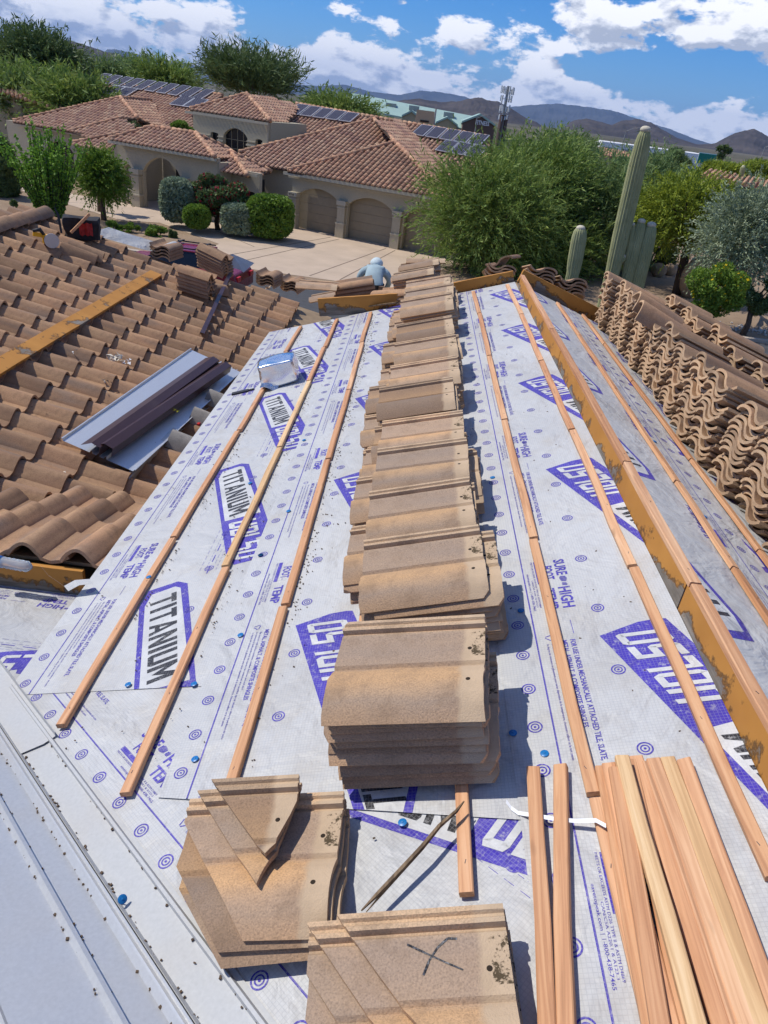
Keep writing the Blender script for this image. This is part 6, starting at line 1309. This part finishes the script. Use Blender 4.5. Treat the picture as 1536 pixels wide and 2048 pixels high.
# green road sign, lamp posts
p = at_y(1414, 318, 190); t3 = thing('road_sign', 'green highway sign on the right skyline', 'sign', (p.x, p.y, 0)); k = 190/F_PX*1.05; mb = MB(); mb.box((0, 0, p.z), (29*k, .15, 15*k)); mb.build('sign_panel', M['sign_green'], t3); mb = MB(); mb.box((0, .12, p.z), (31*k, .1, 17*k)); mb.build('sign_border', M['letter_white'], t3)
for x in (-8, 8): mb = MB(); mb.tube([(x*k, .3, 0), (x*k, .3, p.z)], .12, 6); mb.build('post', M['mast_grey'], t3)
for i, (x0, y0, x1, y1, Y, lab) in enumerate(((1245, 290, 1256, 262, 150, 'thin dark lamp post left of the saguaro tip'), (1524, 312, 1538, 295, 150, 'pale lamp post at the right picture edge'), (868, 250, 870, 217, 75, 'thin utility pole beside the chimney'), (950, 262, 953, 235, 150, 'thin lamp post before the green roofed building'))):
    a, c = at_y(x0, y0, Y), at_y(x1, y1, Y); t4 = thing('lamp_post', lab, 'lamp post', (a.x, a.y, 0)); mb = MB(); mb.tube([(0, 0, 0), (0, 0, c.z)], [.11, .07], 6); mb.build('pole', M['mast_grey'], t4)
    if i != 2: mb = MB(); mb.tube([(0, 0, c.z - .1), (1.3, 0, c.z + .5), (2.0, 0, c.z + .6)], [.06, .05, .05], 5); mb.box((2.2, 0, c.z + .55), (.7, .25, .14)); mb.build('lamp_head', M['mast_grey'], t4)
# phone mast disguised with brown panels
p0, p1 = at_y(1003, 258, 210), at_y(1017, 172, 210); tm = thing('phone_mast', 'tall phone mast crowded with white antennas on the skyline', 'mast', (p1.x, p1.y, 0)); Ht = p1.z; k = 210/F_PX
for i in range(3): a = i*2.1; mb = MB(); mb.tube([(.9*math.cos(a), .9*math.sin(a), 0), (.8*math.cos(a), .8*math.sin(a), Ht*.55)], .5, 7); mb.build('lower_panel', M['wall_brown'], tm)
mb = MB(); mb.tube([(0, 0, 0), (0, 0, Ht)], [.5, .3], 8); mb.build('pole', M['mast_grey'], tm)
for lv, rr, hh in ((Ht - .9, 1.55, 1.7), (Ht*.80, 1.35, 1.6), (Ht*.64, 1.2, 1.5), (Ht*.50, 1.1, 1.2)):
    for j in range(9):
        a = j*2*math.pi/9 + lv; mb = MB(); mb.box((rr*math.cos(a), rr*math.sin(a), lv + random.uniform(-.3, .3)), (.34, .30, hh*random.uniform(.6, 1.05)), Matrix.Rotation(a, 3, 'Z')); mb.build('antenna', M['mast_white'], tm)
    mb = MB()
    for j in range(6): a = j*math.pi/3; mb.bar((0, 0, lv), (rr*math.cos(a), rr*math.sin(a), lv), .1, .1)
    mb.build('antenna_frame', M['mast_grey'], tm)

# ================================================================== hills
def mat_hill(key, lo, hi, sc):
    n = N(key, 1.0, 0, 0.0); a = n.noise(sc, 9.0, 0.65); n.color(n.ramp(a, [(0.35, lo), (0.65, hi)])); M[key] = n.m
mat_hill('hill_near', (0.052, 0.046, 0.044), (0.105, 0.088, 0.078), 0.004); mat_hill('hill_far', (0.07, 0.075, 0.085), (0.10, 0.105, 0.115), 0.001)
def hills(name, px, D, wid, mat, amp, seed):
    rg = np.random.default_rng(seed); P = []
    for x, y in px: r = ray(x, y); h = math.hypot(r[0], r[1]); P.append((math.atan2(r[0], r[1]), HC + D*r[2]/h))
    az = np.array([p[0] for p in P]); zz = np.maximum(np.array([p[1] for p in P]), 1.0); n = 260; A = np.linspace(az[0], az[-1], n); Z = np.interp(A, az, zz)
    ker = np.hanning(9); ker /= ker.sum(); Z = np.convolve(np.pad(Z, 4, mode='edge'), ker, 'valid'); T = np.linspace(-1, 1, 33)
    def nz(a, b_, f): 
        v = 0
        for o in range(5): v = v + math.sin(a*f*2**o*1.3 + seed*o + 2*math.sin(b_*3*2**o + o)) * 0.55**o
        return v
    V = []
    for i in range(n):
        for t in T:
            d = D + t*wid; h = Z[i]*(1 - abs(t))**1.15*(1 + amp*nz(A[i]*60, t*1.7, 1.0)*(1 - (1 - abs(t))**6)*.5) + (Z[i]*amp*.05*nz(A[i]*260, t, 1.0)); edge = min(1, i/10, (n - 1 - i)/10); h = max(0, h)*edge - 2*(abs(t) > .99)
            V.append((math.sin(A[i])*d, math.cos(A[i])*d, h))
    m = len(T); F = np.array([(i*m + j, (i+1)*m + j, (i+1)*m + j + 1, i*m + j + 1) for i in range(n - 1) for j in range(m - 1)]); me = tris_mesh(name, np.array(V), F, M[mat]); me.polygons.foreach_set('use_smooth', [True]*len(me.polygons)); o = link(name, me); o['kind'] = 'structure'; return o
hills('hills', [(640, 205), (700, 203), (760, 207), (800, 201), (835, 197), (880, 204), (915, 203), (955, 194), (975, 200), (1000, 204), (1030, 222), (1055, 238), (1090, 249)], 4200, 900, 'hill_near', .30, 3)
hills('hills', [(1120, 254), (1150, 240), (1172, 237), (1200, 243), (1222, 250), (1245, 241), (1277, 238), (1300, 244), (1325, 259), (1355, 276), (1395, 289), (1430, 287), (1460, 270), (1482, 263), (1505, 257), (1530, 268), (1560, 290), (1610, 318)], 4600, 1000, 'hill_near', .28, 5)
hills('hills', [(60, 70), (120, 78), (150, 84), (178, 92), (205, 102), (235, 108), (270, 118), (330, 138), (380, 150)], 4400, 900, 'hill_near', .25, 8)
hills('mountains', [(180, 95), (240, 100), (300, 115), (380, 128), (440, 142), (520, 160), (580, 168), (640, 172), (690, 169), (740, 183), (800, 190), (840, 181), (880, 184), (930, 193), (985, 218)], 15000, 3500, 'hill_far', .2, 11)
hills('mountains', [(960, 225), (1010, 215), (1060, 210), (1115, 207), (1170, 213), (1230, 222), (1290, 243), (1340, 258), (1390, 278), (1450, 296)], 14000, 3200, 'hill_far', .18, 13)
# ---- the air over the valley
hz = N('haze', 1.0); nt = hz.nt; nt.nodes.remove(hz.b); pv = nt.nodes.new('ShaderNodeVolumePrincipled'); pv.inputs['Color'].default_value = (0.30, 0.55, 1.0, 1); pv.inputs['Density'].default_value = 3.2e-5; pv.inputs['Anisotropy'].default_value = 0.0
out = [q for q in nt.nodes if q.type == 'OUTPUT_MATERIAL'][0]; nt.links.new(pv.outputs[0], out.inputs['Volume'])
mb = MB(); mb.box((0, 0, 600 - .5), (64000, 64000, 1203)); hzo = mb.build('haze', hz.m); tag(hzo, 'thin blue haze over the valley', 'haze', kind='stuff'); hzo.display_type = 'WIRE'

# ================================================================== parked car, worker
plain('car_red', (0.22, 0.008, 0.022), 0.25, 0.1, 0.05, 2.0, 0, 0.6); plain('tyre', (0.02, 0.02, 0.02), 0.9)
def car(label, loc, rz):
    t = thing('parked_car', label, 'car', loc, rz); L, Wd = 4.6, 1.8
    side = [(-2.3, .35), (-2.3, .75), (-2.15, .92), (-1.25, .98), (-.55, 1.42), (.9, 1.46), (1.75, 1.02), (2.2, .95), (2.3, .7), (2.3, .35)]
    mb = MB(); mb.prism([(x, -Wd/2, z) for x, z in [(-2.3, .35), (-2.3, .75), (-2.15, .92), (-1.3, .98), (1.8, 1.0), (2.2, .95), (2.3, .7), (2.3, .35)]], (0, Wd, 0)); bd = mb.build('body', M['car_red'], t); m = bd.modifiers.new('b', 'BEVEL'); m.width = .08; m.segments = 3
    mb = MB(); lo = [(-1.3, .98), (1.78, 1.0)]; hi = [(-.5, 1.43), (.95, 1.46)]; w0, w1 = .84, .66
    V = [(-1.3, -w0, .97), (1.78, -w0, .99), (1.78, w0, .99), (-1.3, w0, .97), (-.5, -w1, 1.43), (.95, -w1, 1.46), (.95, w1, 1.46), (-.5, w1, 1.43)]; mb.add(V, [(0, 1, 5, 4), (1, 2, 6, 5), (2, 3, 7, 6), (3, 0, 4, 7)]); mb.build('windows', M['dark_glass'], t)
    mb = MB(); mb.prism([(-.55, -w1 - .02, 1.42), (1.0, -w1 - .02, 1.45), (1.0, w1 + .02, 1.45), (-.55, w1 + .02, 1.42)], (0, 0, .05)); rf = mb.build('roof', M['car_red'], t); m = rf.modifiers.new('b', 'BEVEL'); m.width = .03; m.segments = 2
    for x in (-.3, .7): mb = MB(); mb.bar((x, -.7, 1.56), (x, .7, 1.56), .07, .04); mb.build('roof_bar', M['black_rubber'], t)
    for y in (-.62, .62): mb = MB(); mb.bar((-.5, y, 1.53), (.95, y, 1.55), .04, .04); mb.build('roof_rail', M['black_rubber'], t)
    for x in (-1.45, 1.45):
        for y in (-.82, .82):
            mb = MB(); mb.tube([(x, y - .1, .33), (x, y + .1, .33)], .33, 20); wh = mb.build('wheel', M['tyre'], t); mb = MB(); mb.tube([(x, y - .11, .33), (x, y + .11, .33)], .2, 14); mb.build('rim', M['alu'], wh)
    for y in (-.65, .65): mb = MB(); mb.box((-2.27, y, .72), (.1, .34, .14)); mb.build('headlight', M['mast_white'], t); mb = MB(); mb.box((2.27, y, .78), (.1, .3, .16)); mb.build('tail_light', M['red_plastic'], t)
    return t
p = ground(368, 503, 1.30); car('dark red car with black roof bars parked on the street behind the tiled slope', (p.x, p.y, 0), -0.12)

plain('skin', (0.28, 0.15, 0.10), 0.6, 0, 0.08); plain('shirt', (0.33, 0.42, 0.44), 0.85, 0, 0.12, 10.0, 0.2); plain('trousers', (0.030, 0.030, 0.036), 0.85, 0, 0.2, 12.0, .2); plain('cloth_hat', (0.52, 0.60, 0.60), 0.85, 0, 0.1, 12.0)
def skin_mesh(name, joints, edges, mats, root=0, sub=2, region=None):
    me = bpy.data.meshes.new(name); me.from_pydata([j[0] for j in joints], edges, []); o = bpy.data.objects.new(name, me); COL.objects.link(o)
    sk = o.modifiers.new('skin', 'SKIN'); sk.use_smooth_shade = True; ly = me.skin_vertices[0] if me.skin_vertices else None
    if ly is None:
        bm = bmesh.new(); bm.from_mesh(me); bm.verts.layers.skin.verify(); bm.to_mesh(me); bm.free(); ly = me.skin_vertices[0]
    for i, j in enumerate(joints): ly.data[i].radius = j[1] if hasattr(j[1], '__len__') else (j[1], j[1]); ly.data[i].use_root = (i == root)
    s_ = o.modifiers.new('sub', 'SUBSURF'); s_.levels = s_.render_levels = sub
    dg = bpy.context.evaluated_depsgraph_get(); m2 = bpy.data.meshes.new_from_object(o.evaluated_get(dg)); m2.name = name; bpy.data.objects.remove(o); m2.materials.clear()
    for m in mats: m2.materials.append(m)
    if region:
        for p in m2.polygons: p.material_index = region(p.center); p.use_smooth = True
    return m2
def worker():
    hip = at_y(745, 574, 11.6); foot = Vector((hip.x, hip.y, zC(hip.x) - (hip.y - YF)*HF)); t = thing('person', 'roofer in a pale blue shirt and cap bending forward, seen from behind', 'person', foot)
    z = hip.z - foot.z; S1 = lambda x, y, h: (x, y, h)
    h = z
    J = [(S1(0, 0, h), (.155, .125)), (S1(0, .13, h + .10), (.15, .11)), (S1(0, .28, h + .18), (.17, .11)), (S1(0, .43, h + .20), (.13, .085)), (S1(0, .50, h + .20), (.058, .058)), (S1(0, .59, h + .21), (.085, .095)), (S1(0, .66, h + .18), (.075, .085)),
         (S1(-.19, .36, h + .16), (.072, .068)), (S1(-.255, .36, h + .05), (.055, .052)), (S1(-.20, .50, h - .14), (.042, .040)), (S1(-.17, .56, h - .20), (.03, .022)),
         (S1(.19, .36, h + .16), (.072, .068)), (S1(.255, .36, h + .05), (.055, .052)), (S1(.20, .50, h - .14), (.042, .040)), (S1(.17, .56, h - .20), (.03, .022)),
         (S1(-.11, .0, h - .06), (.105, .10)), (S1(-.14, .30, max(.10, h - .28)), (.075, .075)), (S1(-.14, -.04, .07), (.05, .05)), (S1(-.14, .10, .03), (.045, .035)),
         (S1(.11, .0, h - .06), (.105, .10)), (S1(.14, .30, max(.10, h - .28)), (.075, .075)), (S1(.14, -.04, .07), (.05, .05)), (S1(.14, .10, .03), (.045, .035))]
    E_ = [(0, 1), (1, 2), (2, 3), (3, 4), (4, 5), (5, 6), (3, 7), (7, 8), (8, 9), (9, 10), (3, 11), (11, 12), (12, 13), (13, 14), (0, 15), (15, 16), (16, 17), (17, 18), (0, 19), (19, 20), (20, 21), (21, 22)]
    def reg(c):
        if c.y > .46 and c.z > h + .10: return 0
        if c.z < h + .02 and abs(c.x) < .2 and c.y < .42: return 2
        if abs(c.x) > .13 and c.z < h - .10 and c.y > .44: return 0
        if c.z < h - .10 and c.y < .40: return 2
        return 1
    body = link('body', skin_mesh('body', J, E_, [M['skin'], M['shirt'], M['trousers']], region=reg), None, t)
    mb = MB(); mb.ball((0, .59, h + .26), (.108, .125, .085), 14, 8); mb.tube([(0, .63, h + .25), (0, .71, h + .23)], [.10, .10], 14); mb.build('cap', M['cloth_hat'], t, True)
    mb = MB(); n = 20; vs = []
    for zz, k in ((-.03, 1.0), (.03, 1.0)): vs += [(.185*k*math.cos(2*math.pi*i/n), .02 + .15*k*math.sin(2*math.pi*i/n), h + .03 + zz) for i in range(n)]
    mb.add(vs, [(i, (i+1) % n, n + (i+1) % n, n + i) for i in range(n)]); mb.build('tool_belt', M['black_rubber'], t, True)
    for x in (-.15, .15): mb = MB(); mb.box((x, -.10, h - .03), (.11, .07, .16), taper=.85); mb.build('belt_pouch', M['fascia_brown'], t)
    for sx in (-1, 1):                                 # hands with fingers reaching down to the work
        mb = MB(); b0 = Vector((sx*.17, .56, h - .20)); mb.ball(b0 + Vector((0, .02, -.03)), (.042, .022, .05), 8, 6)
        for k in range(4): f0 = b0 + Vector((sx*(-.028 + .019*k), .025, -.07)); mb.tube([f0, f0 + Vector((0, .012, -.035)), f0 + Vector((0, .03, -.06 - .006*(1.5 - abs(k - 1.5))))], [.0095, .009, .0065], 6)
        mb.tube([b0 + Vector((-sx*.035, .02, -.02)), b0 + Vector((-sx*.058, .03, -.05)), b0 + Vector((-sx*.055, .04, -.075))], [.011, .010, .007], 6); mb.build('hand', M['skin'], t, True)
    return t
worker()
